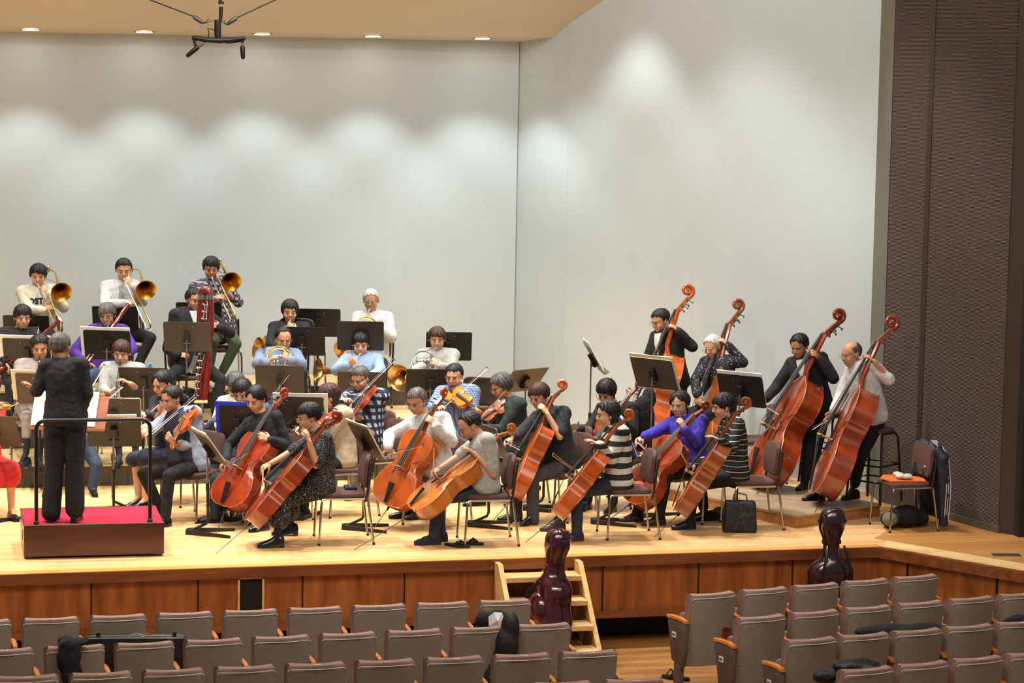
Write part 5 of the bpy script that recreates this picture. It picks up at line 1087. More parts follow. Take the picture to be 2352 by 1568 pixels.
hn(h4,'horn held by the woman in pale blue, mostly behind the desks',(800,868),(730,850),(-.8,.1,.4),.13,dc=-.25,db=-.05)
def clr(p,label,E): M=pip(p); return clarinet(label,M,snap(M,E[0],E[1],.62,-1))
clr(o1,'black clarinet with silver keys held by the woman in taupe',(86,912)); clr(o2,'black clarinet with silver keys held by the player with the bowl cut',(264,925))
# hood of the sweatshirt
obj('hood',MB().tube([h3['nk']+h3['la']*.115*math.cos(a)+h3['fr']*(.10*math.sin(a)-.01)-UP*(.03+.05*max(0,math.sin(a))) for a in [2*PI*i/16 for i in range(17)]],.030,10),C_hood,h3['t'])
# vest of v2 and scores of the conductor
ve=MB(); torso(ve,v2['hp'],v2['nk'],v2['la'],1.0,.046,-.16,.055,wide=.80); obj('vest',ve,C_vest,v2['t'],vox=.01,sm=3)
# ================================================================ MUSIC STANDS
def sd(label,px,py,D,yaw,**k): return stand(label,atd(px,py,D),yaw,**k)
GS='music stands of the wind players'
sd('black music stand on the top step in front of the trombonist in the cream sweater',61,757,28.9,180,tilt=16,floor=.68,group=GS,m=M_deskb)
sd('music stand with white pages in front of the woman bassoonist in black',62,811,27.75,176,tilt=18,floor=.45,group=GS,m=M_deskb,pages=('w',.56,.02))
sd('music stand with cream pages left of the conductor',94,893,26.55,174,tilt=18,floor=.225,group=GS,m=M_desk,pages=('c',.56,.02))
sd('black music stand on the top step in front of the trombonist with the tie',265,736,29.12,180,tilt=16,floor=.68,group=GS,m=M_deskb)
sd('music stand with white pages in front of the man in purple',247,792,28.0,175,tilt=18,floor=.45,group=GS,m=M_deskb,pages=('w',.54,.02))
sd('dark music stand with silver pole right of the clarinettist in grey',331,879,26.95,178,tilt=16,floor=.225,group=GS,m=M_deskb)
sd('brownish music stand with silver pole in front of the contrabassoon',430,773,28.25,179,tilt=16,floor=.45,group=GS)
sd('black music stand on the top step behind the contrabassoon player',457,727,29.3,180,tilt=16,floor=.68,group=GS,m=M_deskb)
sd('brown music stand in front of the horn player in the hooded sweatshirt',643,874,27.2,178,tilt=16,floor=.225,group=GS)
sd('dark music stand high on the top step, right of the young woman with the horn',731,741,29.75,180,tilt=16,floor=.68,group=GS,m=M_deskb,pcol=M_black)
sd('dark music stand directly in front of the young woman with the horn',694,783,28.85,178,tilt=16,floor=.45,group=GS,m=M_deskb)
sd('black music stand in front of the white-haired horn player',828,771,28.5,180,tilt=16,floor=.45,group=GS,m=M_deskb)
sd('brown music stand in front of the woman in pale blue',831,888,27.45,180,tilt=16,floor=.225,group=GS)
sd('music stand in front of the horn player with the brown bob',988,882,27.6,186,tilt=16,floor=.225,group=GS,m=M_deskb)
sd('empty black music stand behind the horn player with the brown bob',1031,795,29.0,184,tilt=16,floor=.45,group=GS,m=M_deskb)
GT='music stands of the string players'
sd('string music stand with light rim between the conductor and the front violinists',261,953,25.4,180,tilt=16,group=GT,rim=M_slv,w=.54,h=.36,bdir=-60)
sd('black music stand low behind the podium rail',262,992,24.75,182,tilt=30,group=GT,m=M_deskb,bdir=-50,pages=('w',.44,0))
sd('music stand with white pages between the cellist in black and the violist in beige',690,948,25.3,180,tilt=16,group=GT,pages=('w',.53,0),rim=M_slv,w=.46)
sd('tilted music stand seen from its side, in front of the first two cellists',482,1029,24.3,113,tilt=36,group=GT,bdir=90,rim=M_slv,pages=('w',.46,.02),foot=onz(478,1226,0))
sd('tilted music stand with thick cream pages, between the patterned dress and the white shirt',840,1014,24.3,115,tilt=30,group=GT,bdir=90,pages=('c',.54,.02),foot=onz(835,1215,0))
sd('tilted music stand hidden behind the balding cellist in grey',1130,1012,24.8,115,tilt=26,group=GT,bdir=90,rim=M_slv,foot=onz(1122,1208,0))
sd('tilted dark music stand behind the cellist in grey trousers',1258,948,25.9,115,tilt=30,group=GT,bdir=90,m=M_deskb)
sd('upright looking music stand seen edge on with white pages, left of the double basses',1364,822,27.0,96,tilt=30,group=GT,pages=('w',.46,0),rim=M_slv,w=.5)
sd('brown music stand with cream rim in front of the suited bass player',1503,858,25.7,141,tilt=24,group=GT,pages=('c',.53,0),rim=M_cream)
sd('dark music stand in front of the elderly bass player',1703,897,25.9,146,tilt=20,group=GT,pages=('w',.50,0),m=M_deskb)
sd('brown music stand leaning back behind the woman in dark green',1204,873,27.2,-137,tilt=40,group=GT)
sd('dark music stand cut off by the left edge of the picture',-12,988,24.8,160,tilt=25,group=GT)
b_=sd('black music stand with a blue folder behind it, left of the young woman cellist',546,973,25.2,170,tilt=10,group=GT,m=M_deskb,w=.36,h=.36)
def folder(label,px,py,D,yaw,tilt,w,h,border=True):
    n=facing(yaw)*math.cos(R(tilt))+UP*math.sin(R(tilt)); x=lateral(yaw); y=n.cross(x); y=-y if y.z<0 else y; Mx=Matrix((x,y,n)).transposed(); c=atd(px,py,D)+n*.012
    t=thing('music_folder',label,'folder',tuple(c),'bright blue music folders'); t['o_']=tuple(c)
    obj('cover',MB().box(c,(w,h,.008),Mx),mat('folder_blue','#1746d8',.35,var=.04),t,smooth=False); obj('pages',MB().box(c+n*.008,(w*.94,h*.94,.008),Mx),M_page,t,smooth=False)
folder('bright blue music folder open on the stand left of the young woman cellist',544,971,25.2,170,10,.42,.42)
sd('music stand seen edge on between the striped cellist and the purple cellist',1440,1004,25.2,96,tilt=22,group=GT,m=M_deskb,bdir=90,w=.4,foot=onz(1405,1202,0))
folder('narrow looking bright blue folder seen edge on, beside the purple cellist',1437,1002,25.2,96,22,.44,.40)
# conductor's score desk
ds=sd("conductor's wide reddish brown score desk with white scores",160,948,24.15,-4,tilt=34,group=None,m=woodmat('score_desk','#a35c36','#8a4526',.45,'x',plank=0),w=.70,h=.36,pages=('w',.60,-.045),pcol=M_black,bdir=180)
# ================================================================ PODIUM
def podium():
    M_pw=woodmat('podium_wood','#5b2e24','#3a1b15',.35,'x',plank=0,grain=8,coat=.4); M_car=mat('red_carpet','#c0123a',.95,scale=80,var=.25,bump=.4,bscale=500)
    a,b,c=onz(55,1207,.3),onz(377,1200,.3),onz(18,1170,.3); ex=(b-a).normalized(); W_=(b-a).length; ey=V((-ex.y,ex.x,0)); Dp=.86; o=V((a.x,a.y,0)); Mx=Matrix((ex,ey,UP)).transposed()
    cen=o+ex*W_/2+ey*Dp/2; t=thing('podium','dark reddish wooden conductor podium with a red carpeted top','podium',(cen.x,cen.y,0)); Q=lambda x,y,z:o+ex*x+ey*y+UP*z
    for nm,p,d in (('front_board',(W_/2,.012,.16),(W_,.024,.28)),('back_board',(W_/2,Dp-.012,.16),(W_,.024,.28)),('side_board',(.012,Dp/2,.16),(.024,Dp-.05,.28)),('side_board',(W_-.012,Dp/2,.16),(.024,Dp-.05,.28))):
        s=obj(nm,MB().box(Q(*p),d,Mx),M_pw,t,smooth=False)
        if nm=='side_board' and p[0]<.5: obj('hand_hole',MB().box(Q(-.001,Dp*.32,.17),(.006,.025,.09),Mx),M_black,s,smooth=False)
    obj('carpet_top',MB().box(Q(W_/2,Dp/2,.292),(W_-.012,Dp-.012,.02),Mx),M_car,t,smooth=False)
    obj('edge_trim',MB().tube([Q(0,0,.301),Q(W_,0,.301),Q(W_,Dp,.301),Q(0,Dp,.301),Q(0,0,.301)],.006,6),M_pw,t)
    for x in (.05,W_-.05): obj('foot',MB().box(Q(x,.03,.01),(.05,.05,.02),Mx),M_black,t,smooth=False)
    for x in (.05,W_-.05): obj('foot',MB().box(Q(x,Dp-.03,.01),(.05,.05,.02),Mx),M_black,t,smooth=False)
    # guard rail standing on the front edge
    L=onz(83,1204,.3); Rr=onz(344,1199,.3); L=Q((L-o).dot(ex),.02,.30); Rr=Q((Rr-o).dot(ex),.02,.30); H=.93; r=.085; pts=[L]
    for i in range(9): a_=PI-PI/2*i/8; pts.append(L+ex*(r+r*math.cos(a_))+UP*(H-r+r*math.sin(a_)))
    for i in range(9): a_=PI/2-PI/2*i/8; pts.append(Rr+ex*(-r+r*math.cos(a_))+UP*(H-r+r*math.sin(a_)))
    pts.append(Rr); g=thing('guard_rail','black tubular guard rail behind the conductor on the front edge of the podium','guard rail',tuple((L+Rr)/2)); obj('rail',MB().tube(pts,.0175,12),mat('rail_black','#101012',.3,coat=.3),g)
    for q in (L,Rr): obj('socket',MB().lathe([(.024,0),(.024,.03),(.018,.035)],q,(0,0,1),12),M_black,g)
podium()
# ================================================================ CHAIRS
for k_,p,off,ang in (('young woman cellist in black',k1,.02,None),('cellist in the patterned dress',k2,.20,-80),('grey-haired cellist in white',k3,.02,None),('balding cellist in grey',k4,.0,-80),('cellist in grey trousers',k5,.03,None),
  ('girl cellist with the bob',k6,.03,None),('cellist in bold stripes',k7,.10,-80),('cellist in purple',k8,.03,None),('rightmost cellist',k9,.16,-80),('violinist in the navy cardigan',v1,.03,None),('violinist in the navy vest',v2,.03,None),
  ('person in the cream cardigan',v3,.03,None),('violinist in denim',v4,.03,None),('violist in beige',v5,.03,None),('violist in the plaid shirt',v6,.03,None),('young violist in the checked shirt',v7,.03,None),('violist in dark green',v8,.03,None),
  ('person hidden behind the conductor',v0,.03,None),('person in red at the left edge',v9,.03,None),('trombonist in the cream sweater',t1,.03,None),('trombonist with the tie',t2,.03,None),('trombonist in plaid',t3,.03,None),
  ('woman bassoonist',w1,.03,None),('man in purple',w2,.03,None),('contrabassoon player',w3,.03,None),('young woman with the horn',h1,.03,None),('white-haired horn player',h2,.03,None),('man in the hooded sweatshirt',h3,.03,None),
  ('woman in pale blue',h4,.03,None),('horn player with the brown bob',h5,.03,None),('clarinettist in taupe',o1,.03,None),('clarinettist in light grey',o2,.03,None)):
    p['chair']=chair_for(p,'brown upholstered chair with chrome legs under the '+k_,off,ang)
def chp(px,py,ang,fl,label): q=onz(px,py,fl); return chair(q.x,q.y,ang,fl,label)
chp(690,890,170,.68,'empty brown chair on the top step behind the young woman with the horn')
chp(1115,1032,165,.225,'empty brown chair with a wide back behind the woman in dark green')
chp(1400,1000,-15,.0,'brown chair in front of the white wall behind the girl cellist')
jc=chp(2072,1212,-74,.0,'brown chair with a navy track jacket over its back, at the right end')
chp(1290,1165,-60,0,'brown chair between the grey-trousered and the striped cellists')
chp(870,1150,-60,0,'brown chair behind the patterned dress and the tilted desk')
chp(1735,1105,-75,0,'brown chair beside the bass platform with a small white pouch on it')
for p,lb in ((d4,'tall black tubular stool under the bald bass player'),(d2,'tall stool behind the elderly bass player'),(d3,'tall black tubular stool beside the man with tied hair')):
    q=p['hp']-p['fac']*(.05 if p is not d3 else -.0)+ (V((0,0,0)) if p is not d3 else -p['fac']*.28); stool(q.x,q.y,-40,p['floor'],lb,h=(p['hz']-p['floor']-.09) if p is not d3 else .75)
# ================================================================ LOOSE THINGS
def mic():
    D=20.; P=lambda x,y,d=0.:atd(x,y,D+d); t=thing('hanging_microphone','black stereo microphone bar hanging from three cables above the stage','microphone',tuple(P(504,90))); t['o_']=tuple(P(504,90))
    obj('bar',MB().tube([P(441,87),P(445,87),P(480,92),P(504,93),P(530,92),P(560,88),P(564,88)],[.014,.020,.020,.024,.020,.018,.012],10),M_dark,t)
    obj('post',MB().tube([P(506,0),P(506,6)],.012,8).tube([P(508,4),P(508,9)],.022,10).tube([P(508,16),P(507,40),P(505,52)],[.016,.014,.012],10).tube([P(500,46),P(500,80),P(502,92)],[.026,.027,.018],12),M_dark,t)
    for a,b,c_ in (((345,0),(443,37),(468,54)),((632,0),(545,40),(520,57))):
        w=P(*a)+(P(*a)-P(*b))*1.2+UP*.0; k=obj('cable',MB().tube([w,P(*b)],.0052,6),M_black,t); obj('turnbuckle',MB().tube([P(*b),P(b[0]+(c_[0]-b[0])*.2,b[1]+(c_[1]-b[1])*.2),P(b[0]+(c_[0]-b[0])*.8,b[1]+(c_[1]-b[1])*.8),P(*c_)],[.008,.019,.016,.006],10),mat('shackle','#6a6560',.4,.6),t)
        e=(491,49) if c_[0]<500 else (508,49); obj('shackle_ring',MB().tube([P(*c_),P((c_[0]+e[0])/2,c_[1]-10),P(*e),P((c_[0]+e[0])/2,c_[1]-4),P(*c_)],.003,6),M_dark,t)
    obj('hanging_cable',MB().tube([P(508,-30),P(508,6)],.006,6).tube([P(492,69),P(482,66),P(477,64),P(480,76),P(478,88),P(472,96),P(464,102)],.0042,6).tube([P(508,93),P(520,99),P(538,98),P(556,94)],.0042,6),M_black,t)
    obj('clamp',MB().cap(P(446,90),P(449,106),.014,.010,8).cap(P(557,90),P(557,98),.014,.010,8),M_black,t,smooth=True)
    for a,b,c_ in (((470,98),(452,110),(432,127)),((557,98),(557,110),(558,131))):
        m=obj('microphone_body',MB().cap(P(*b),P(*c_),.020,.017,12),M_black,t); obj('microphone_ring',MB().tube([P(*a),P(*b)],[.009,.013],10),mat('copper','#8a5f4a',.4,.5),t)
mic()
def bottle(label,px,py,z,col,h,cap='#e8e8e4',lab=None):
    q=onz(px,py,z); t=thing('bottle',label,'bottle',tuple(q)); r=.034
    obj('bottle_body',MB().lathe([(.0001,0),(r*.92,.0),(r,.012),(r,h*.35),(r*.94,h*.4),(r,h*.45),(r,h*.66),(r*.7,h*.80),(.014,h*.88),(.013,h*.93)],q,(0,0,1),20),col,t)
    obj('cap',MB().lathe([(.0001,h*.92),(.015,h*.92),(.015,h),(.0001,h)],q,(0,0,1),16),mat('cap_white',cap,.5),t)
    obj('label',MB().lathe([(r+.0008,h*.38),(r+.0008,h*.64)],q,(0,0,1),20,False),lab or col,t)
bottle('small bottle of yellow tea with white cap standing on the riser behind the white-shirted cellist',917,957,.225,mat('tea_yellow','#d9b93e',.15,coat=.5),.22,lab=mat('label_yellow','#e3dc6a',.5,col2='#b8a83a',scale=40))
bottle('small blue bottle with white cap standing behind the clarinettist in grey',345,874,.68,mat('blue_liquid','#3a8fd0',.15,coat=.5),.21,lab=mat('label_blue','#8fc4e8',.5))
# flip-flops
for (x,y,a,lb) in ((1050,1255,65,'left of the pair, nearer the chair leg'),(1080,1250,80,'right of the pair, turned sideways')):
    q=onz(x,y,0); f=facing(a); s=V((-f.y,f.x,0)); Mx=Matrix((s,f,UP)).transposed(); t=thing('flip_flop','black flip-flop under the chair, '+lb,'flip-flop',tuple(q),'black flip-flops')
    out=[(.045*math.cos(R(k))*(1.1 if math.sin(R(k))>0 else .85),.13*math.sin(R(k))) for k in range(0,360,20)]
    obj('sole',MB().prism(out,.022,Mx,q),M_black,t); tp=q+f*.07+UP*.024
    obj('strap',MB().tube([q-f*.02+s*.045+UP*.02,q+f*.02+s*.035+UP*.05,tp+UP*.008],[.009,.012,.007],8).tube([q-f*.02-s*.045+UP*.02,q+f*.02-s*.035+UP*.05,tp+UP*.008],[.009,.012,.007],8),M_black,t)
# items on chairs
def onchair(ch,dx,dy,dz=.478):
    m=Matrix.Rotation(ch.rotation_euler.z,3,'Z'); return V(ch.location)+m@V((dx,dy,dz)),m
q,m=onchair(k2['chair'],.05,-.08); t=thing('wallet_case','small dark blue case with red and yellow mark on the chair of the patterned dress','case',tuple(q)); obj('case_body',MB().box(q+V((0,0,.012)),(.16,.11,.022),m),cl('case_blue','#20304e'),t,smooth=False,bevel=.004); obj('mark',MB().box(q+V((0,0,.0245)),(.05,.02,.002),m),mat('mark_red','#c0402c',.6,col2='#c9a43a',scale=60),t,smooth=False)
q,m=onchair(k7['chair'],.08,-.06); t=thing('notebook','thin orange-red notebook lying on the chair behind the striped sweater','notebook',tuple(q)); obj('cover',MB().box(q+V((0,0,.012)),(.17,.22,.006),m),mat('book_red','#e05a44',.5),t,smooth=False); obj('pages',MB().box(q+V((0,0,.005)),(.165,.215,.009),m),M_page,t,smooth=False)
# jacket chair: orange cloth, white gloves, track jacket, bag below
q,m=onchair(jc,.0,.02,.479); t=thing('orange_cloth','flat orange cloth lying on the seat of the rightmost chair','cloth',tuple(q)); obj('cloth_sheet',MB().prism([(-.20,-.16),(-.02,-.22),(.20,-.12),(.22,.10),(.06,.2),(-.15,.17)],.012,m,q),mat('orange_cloth','#e9692a',.8,bump=.3,bscale=30),t)
g=MB(); random.seed(8)
for i in range(14): c=q+m@V((random.uniform(-.12,.12),random.uniform(-.05,.06),.035+random.uniform(0,.015))); g.ell(c,(.045,.03,.022),rot(random.uniform(0,180)),8,6)
g2=thing('white_gloves','crumpled off-white gloves on top of the orange cloth','gloves',tuple(q)); obj('glove_bundle',g,C_cream,g2,vox=.008,sm=2)
def jacket():
    C=cl('track_navy','#141a2c',.6); t=thing('track_jacket','navy track jacket with three white stripes down the sleeve, hanging over the rightmost chair','jacket',tuple(jc.location)); t['o_']=tuple(jc.location)
    m_=Matrix.Rotation(jc.rotation_euler.z,3,'Z'); P=lambda x,y,z:V(jc.location)+m_@V((x,y,z)); b=MB()
    rs=[]
    for y,z in ((-.17,.52),(-.20,.66),(-.225,.80),(-.262,.85),(-.305,.82),(-.34,.70),(-.35,.45),(-.345,.18),(-.34,.10)):
        w_=.21+.03*(z<.5)*(y<-.3); rs.append([P(-w_+2*w_*i/8,y-.02*math.sin(i*1.7),z+.012*math.sin(i*2.1)) for i in range(9)])
    bk=[[p+m_@V((0,.018 if k>3 else -.018,-.02 if 2<k<5 else 0)) for p in r] for k,r in enumerate(rs)]
    b.rings([r+k[::-1] for r,k in zip(rs,bk)]); 
    for s,y0,zz in ((1,-.30,.10),(-1,-.29,.02)): b.tube([P(.19*s,-.24,.80),P(.235*s,-.29,.72),P(.245*s,y0-.03,.45),P(.235*s,y0-.04,.22),P(.225*s,y0-.04,zz+.03)],[.05,.065,.06,.052,.045],12)
    obj('jacket_cloth',b,C,t,vox=.009,sm=3,disp=.02)
    for k in range(3):
        for s in (-1,):
            o=(k-1)*.022; obj('sleeve_stripe',MB().tube([P(.10*s,-.25+o,.868),P(.20*s,-.275+o,.825),P(.285*s,-.31+o,.72),P(.30*s,-.335+o,.45),P(.285*s,-.335+o,.22),P(.265*s,-.335+o,.10)],.0048,6,flat=1),C_white,t)
    obj('chest_mark',MB().box(P(-.13,-.155,.62),(.03,.01,.012),m_),C_white,t,smooth=False)
jacket()
def blob_bag(name,label,cat,pts,m,m2=None,sm=3,disp=.02,vox=.011,org=None):
    t=thing(name,label,cat,tuple(org)); b=MB()
    for c,r,M_ in pts: b.ell(c,r,M_,14,9)
    obj('fabric',b,m,t,vox=vox,sm=sm,disp=disp); return t
q=V(jc.location); t=blob_bag('travel_bag','dark soft travel bag with khaki end pocket under the rightmost chair','bag',[(q+V((.05,.03,.11)),(.20,.13,.105),None),(q+V((-.12,.02,.08)),(.09,.11,.075),None),(q+V((.2,.05,.09)),(.09,.11,.08),None)],C_blk,org=q)
obj('end_pocket',MB().ell(q+V((-.15,-.05,.10)),(.075,.085,.07),rot(20),12,8),C_khaki,t,vox=.008,sm=2)
# tote under the rightmost cellist's chair
q=onz(1702,1222,0)+V((0,.05,0)); Mx=rot(-14); t=thing('tote_bag','black tote bag printed with a pale lattice tower, standing under the rightmost cellist','bag',tuple(q)); 
b=MB(); rs=[[q+Mx@V((w_*a,d_*c,z)) for a,c in ((-1,-.6),(-.9,-1),(.9,-1),(1,-.6),(1,.6),(.9,1),(-.9,1),(-1,.6))] for z,w_,d_ in ((.0,.155,.085),(.02,.165,.09),(.16,.158,.08),(.29,.145,.055),(.30,.13,.04))]
obj('bag_body',b.rings(rs),mat('tote_black','#17181b',.5,bump=.3,bscale=20),t,vox=.009,sm=2,disp=.012)
tw=MB(); 
for s in (-1,1): tw.tube([q+Mx@V((s*.055,-.097,.03)),q+Mx@V((s*.032,-.094,.09)),q+Mx@V((s*.014,-.088,.16)),q+Mx@V((0,-.076,.25))],[.005,.004,.003,.002],6)
for z,w_ in ((.09,.033),(.155,.016)): tw.tube([q+Mx@V((-w_,-.093,z)),q+Mx@V((w_,-.093,z))],.004,6)
obj('tower_print',tw,mat('print_grey','#484c4b',.6),t); obj('handle',MB().tube([q+Mx@V((-.07,0,.29)),q+Mx@V((-.06,.02,.35)),q+Mx@V((.0,.03,.365)),q+Mx@V((.06,.02,.35)),q+Mx@V((.07,0,.29))],.008,6,flat=1),mat('strap_grey','#55524f',.7),t)
q=onz(1640,1196,0); t=blob_bag('shoe_bag','low black bag lying on the boards left of the tote','bag',[(q+V((0,.05,.05)),(.14,.08,.05),rot(-20)),(q+V((.08,.07,.07)),(.07,.06,.06),None)],C_blk,org=q,disp=.01)
q=onz(870,1095,.0); t=blob_bag('soft_bag','dark crumpled bag under the chair behind the tilted cream desk','bag',[(q+V((0,.0,.09)),(.10,.09,.09),None),(q+V((-.08,.0,.06)),(.07,.07,.05),None)],C_blk,org=q)
q=onz(1462,985,.0); t=blob_bag('gig_bag','dark instrument gig bag leaning behind the purple cellist','bag',[(atd(1478,965,26.4),(.12,.10,.26),None),(atd(1490,915,26.5),(.08,.07,.12),None)],C_blk,org=atd(1478,1010,26.4))
# ---- cello cases in front of the stage
def case(label,base,H,yaw,m,lean=0.,tilt=0.,rim=None):
    t=thing('cello_case',label,'cello case',tuple(base)); f=facing(yaw); s=lateral(yaw); Q=lambda x,y,z:base+s*(x+tilt*z)+f*(y-lean*z)+UP*z
    pr=[(0,.20,.12,0),(.03,.245,.15,0),(.15,.275,.165,0),(.30,.285,.17,.0),(.44,.255,.165,0),(.55,.205,.155,0),(.64,.205,.15,0),(.72,.210,.145,0),(.79,.175,.135,0),(.83,.10,.115,0),(.88,.070,.095,0),(.98,.064,.085,0),(1.05,.080,.090,0),(1.13,.112,.105,0),(1.22,.114,.105,0),(1.29,.09,.09,0),(1.315,.05,.055,0)]
    k=H/1.315; rs=[[Q(w_*math.copysign(abs(math.cos(a))**.75,math.cos(a)),d*math.copysign(abs(math.sin(a))**.75,math.sin(a)),z*k) for a in [2*PI*i/28 for i in range(28)]] for z,w_,d,_ in pr]
    rs2=[]
    obj('shell',MB().rings(rs),m,t,ang=80)
    seam=[Q((w_+.003)*1,0,z*k) for z,w_,d,_ in pr]+[Q(-(w_+.003),0,z*k) for z,w_,d,_ in pr[::-1]]; obj('seam_band',MB().tube(seam+[seam[0]],.010,6),M_black,t)
    for z in (.25,.62,1.0,1.2):
        w_=interp([(a,b) for a,b,_,_ in pr],z)
        for sx in (-1,1): obj('latch',MB().box(Q(sx*(w_+.008),0,z*k),(.02,.05,.035),Matrix((s,f,UP)).transposed()),M_slv if 0 else M_dark,t,smooth=False,bevel=.004)
    return t,Q
M_case=mat('case_maroon','#4a0a20',.16,coat=1.,var=.05,col2='#2c0613'); M_case2=mat('case_brown','#301014',.18,coat=1.,col2='#1c090b')
cb=V((ony(1268,1300,21.85).x-.05,21.85,FZ)); t,Q=case('glossy purple-maroon cello case standing in front of the wooden steps',cb,1.17,-62,M_case,tilt=-.0,lean=.10)
obj('accessory_pocket',MB().ell(Q(0,.13,.42),(.16,.09,.20),Matrix((lateral(-62),facing(-62),UP)).transposed()),M_case,t)
obj('shoulder_strap',MB().tube([Q(.05,.17,.72),Q(.0,.24,.64),Q(-.02,.26,.45),Q(-.03,.22,.25)],.022,8,flat=.5),C_blk,t)
obj('sticker',MB().box(Q(.05,-.172,.36),(.06,.006,.09),Matrix((lateral(-62),facing(-62),UP)).transposed()),mat('sticker','#d8cfc2',.5,col2='#8a2f22',scale=30),t,smooth=False)
obj('stand_leg',MB().tube([Q(.05,-.1,.25),Q(.10,-.45,.02)],.006,6),M_silv,t)
cb=V((ony(1908,1300,21.95).x+.0,21.95,FZ)); t,Q=case('glossy dark brown-maroon cello case leaning near the stage corner',cb,1.27,12,M_case2,tilt=0)
for sx in (-1,1): obj('carry_strap',MB().tube([Q(sx*.08,.12,.95),Q(sx*.10,.17,.86),Q(sx*.14,.19,.70),Q(sx*.12,.19,.45)],.012,8),mat('strap_black','#0e0e10',.3,coat=.5),t)
# ---- things on the seats
def seat_p(blk,rn,i,x,y,z): s=SEATS[blk,rn,i]; m=Matrix.Rotation(s.rotation_euler.z,3,'Z'); return V(s.location)+m@V((x,y,z))
vc=seat_p('left','second',2,0.0,.30,.78)
def vcase():
    a=atd(198,1460,20.25); b=atd(428,1444,20.33); d=(b-a); L=d.length; x=V((d.x,d.y,0)).normalized(); y=V((-x.y,x.x,0)); o=V((a.x,a.y,0)); zt=a.z; Mx=Matrix((x,y,UP)).transposed()
    t=thing('viola_case','long rectangular black instrument case standing between the first two rows of seats','instrument case',tuple(o+x*L/2+UP*(zt-.4)))
    pr=[(0,.0),(.03,.03)]
    def bx(y0,y1,nm,mm):
        r=.04; pts=[]
        for cx,cz,a0 in ((L-r,-r,0),(r,-r,90),(r,-.40+r,180),(L-r,-.40+r,270)):
            for k in range(5): an=R(a0+22.5*k); pts.append((cx+r*math.cos(an),cz+r*math.sin(an)))
        M3=Matrix((x,UP,-y)).transposed(); obj(nm,MB().prism(pts,y1-y0,M3,V((o.x,o.y,zt))+y*y1*1.),mm,t,smooth=False,bevel=.012)
    mm=mat('case_black','#131415',.3,coat=.4); bx(-.085,-.004,'case_lid',mm); bx(.004,.085,'case_bottom',mm)
    obj('metal_valance',MB().box(V((o.x,o.y,zt-.2))+x*L/2,(L*.985,.010,.39),Mx),M_silv,t,smooth=False)
    for q_ in (.12,.88): obj('latch',MB().box(V((o.x,o.y,zt+.012))+x*L*q_,(.03,.05,.035),Mx),M_black,t,smooth=False)
    obj('handle',MB().tube([V((o.x,o.y,zt))+x*(L/2-.06),V((o.x,o.y,zt+.015))+x*L/2,V((o.x,o.y,zt))+x*(L/2+.06)],.006,6),M_silv,t)
vcase()
def garment(name,label,cat,cs,m,disp=.03,extra=None):
    t=thing(name,label,cat,tuple(cs[0][0])); b=MB()
    for c,r in cs: b.ell(c,r,None,14,9)
    obj('fabric',b,m,t,vox=.011,sm=3,disp=disp); return t
D=19.42; P=lambda x,y,d=0.:atd(x,y,D+d)
garment('black_coat','black coat hanging over a seat back beside the long black case','coat',[(P(160,1482),(.085,.10,.06)),(P(158,1510,-.05),(.095,.04,.14)),(P(165,1550,-.03),(.08,.04,.16)),(P(150,1470,.06),(.06,.06,.04)),(P(185,1473,.05),(.06,.07,.03)),(P(160,1500,.12),(.08,.05,.10))],C_blk)
D=20.45
t=garment('black_gig_bag','black soft gig bag standing over a seat of the second row','instrument bag',[(P(1172,1440),(.075,.08,.13)),(P(1165,1480),(.095,.085,.16)),(P(1150,1530,.05),(.10,.09,.18)),(P(1140,1560,.05),(.11,.09,.15))],cl('nylon_black','#1c1d1e',.6),disp=.006)
t=garment('shoulder_bag','small black shoulder bag on a front row seat','bag',[(P(1110,1425,.45),(.07,.07,.08)),(P(1140,1418,.45),(.07,.06,.07)),(P(1150,1412,.45),(.05,.05,.05))],C_blk)
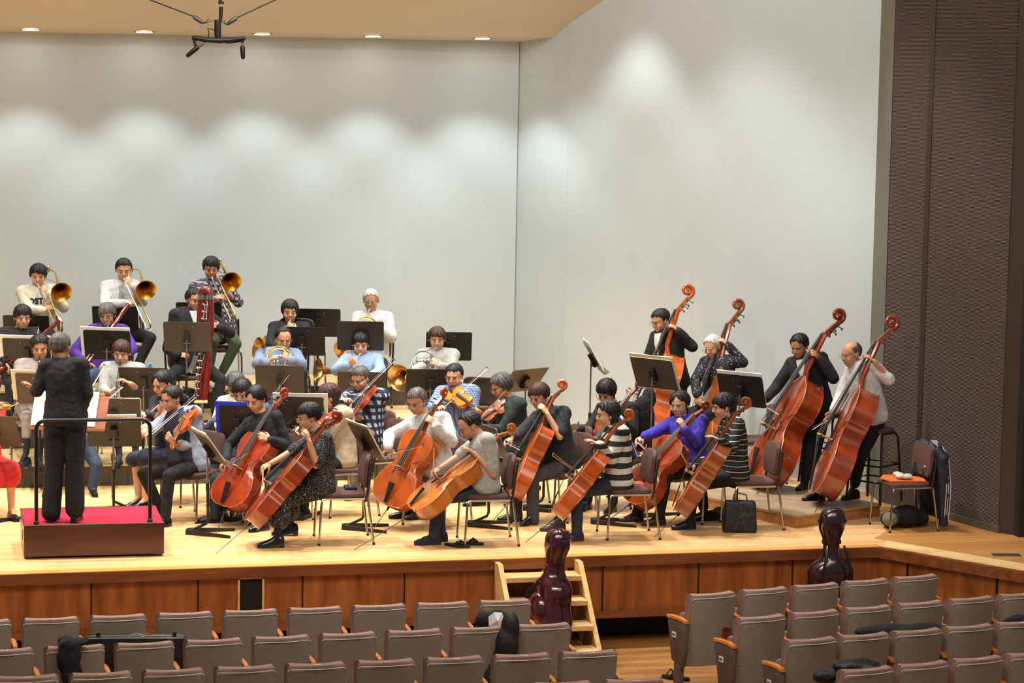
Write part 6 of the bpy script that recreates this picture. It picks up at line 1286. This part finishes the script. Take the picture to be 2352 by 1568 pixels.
q=P(1140,1422,.30); tag(obj('white_paper',MB().add([q+V(v) for v in ((-.06,0,-.05),(.02,-.03,-.06),(.07,.0,-.01),(.05,.01,.05),(-.02,.0,.06),(-.06,.02,.02),(.0,-.045,.0))],[(0,1,6),(1,2,6),(2,3,6),(3,4,6),(4,5,6),(5,0,6),(0,5,4,3,2,1)]),mat('white_card','#e6e4e2',.5),smooth=False,org=q),'crumpled white paper stuck in the shoulder bag on the front row','paper')
q=atd(1668,1490,21.2); t=thing('thermos','dark red cylindrical thermos between two seats of the right block','thermos',tuple(q)); obj('cup_body',MB().lathe([(.0001,0),(.034,0),(.037,.14),(.037,.165),(.033,.165),(.032,.12),(.0001,.12)],q,(0,0,1),20),mat('thermos_red','#6e1620',.35),t); obj('lip',MB().lathe([(.033,.16),(.039,.162),(.039,.170),(.033,.170)],q,(0,0,1),20,False),mat('thermos_dark','#3a0d12',.4),t)
D=20.0
t=garment('quilted_jacket','black quilted jacket thrown over a seat back of the right block','coat',[(atd(1965,1527,19.75),(.20,.10,.05)),(atd(1900,1552,19.7),(.12,.06,.06)),(atd(1995,1550,19.7),(.14,.06,.08)),(atd(2035,1560,19.75),(.09,.05,.10)),(atd(1965,1535,19.95),(.20,.05,.08))],mat('quilt','#12161c',.55,bump=.5,bscale=25),disp=.025)
t=garment('black_cloth_case','long black cloth case lying on the seats of the third row, right block','instrument case',[(atd(2040,1448,21.0),(.30,.09,.055)),(atd(2120,1450,21.0),(.22,.10,.07)),(atd(2170,1475,21.0),(.08,.10,.14))],C_blk,disp=.008)
t=garment('dark_cloth','dark cloth lying over the seat at the right edge','cloth',[(atd(2340,1424,21.7),(.12,.06,.05)),(atd(2320,1428,21.7),(.07,.05,.03))],C_blk,disp=.01)
q=onz(1552,1560,FZ); t=thing('sandal','black strappy sandal on the hall floor under the aisle seat','sandal',tuple(q)); obj('sole',MB().prism([(.04*math.cos(R(k)),.13*math.sin(R(k))) for k in range(0,360,20)],.03,rot(50),q),M_black,t); obj('strap',MB().tube([q+V((-.05,0,.03)),q+V((0,.0,.09)),q+V((.05,.02,.03))],.010,8).tube([q+V((-.07,.05,.03)),q+V((-.03,.06,.08)),q+V((.02,.08,.03))],.008,8),M_black,t)
q=onz(1738,1090,0)
bake()
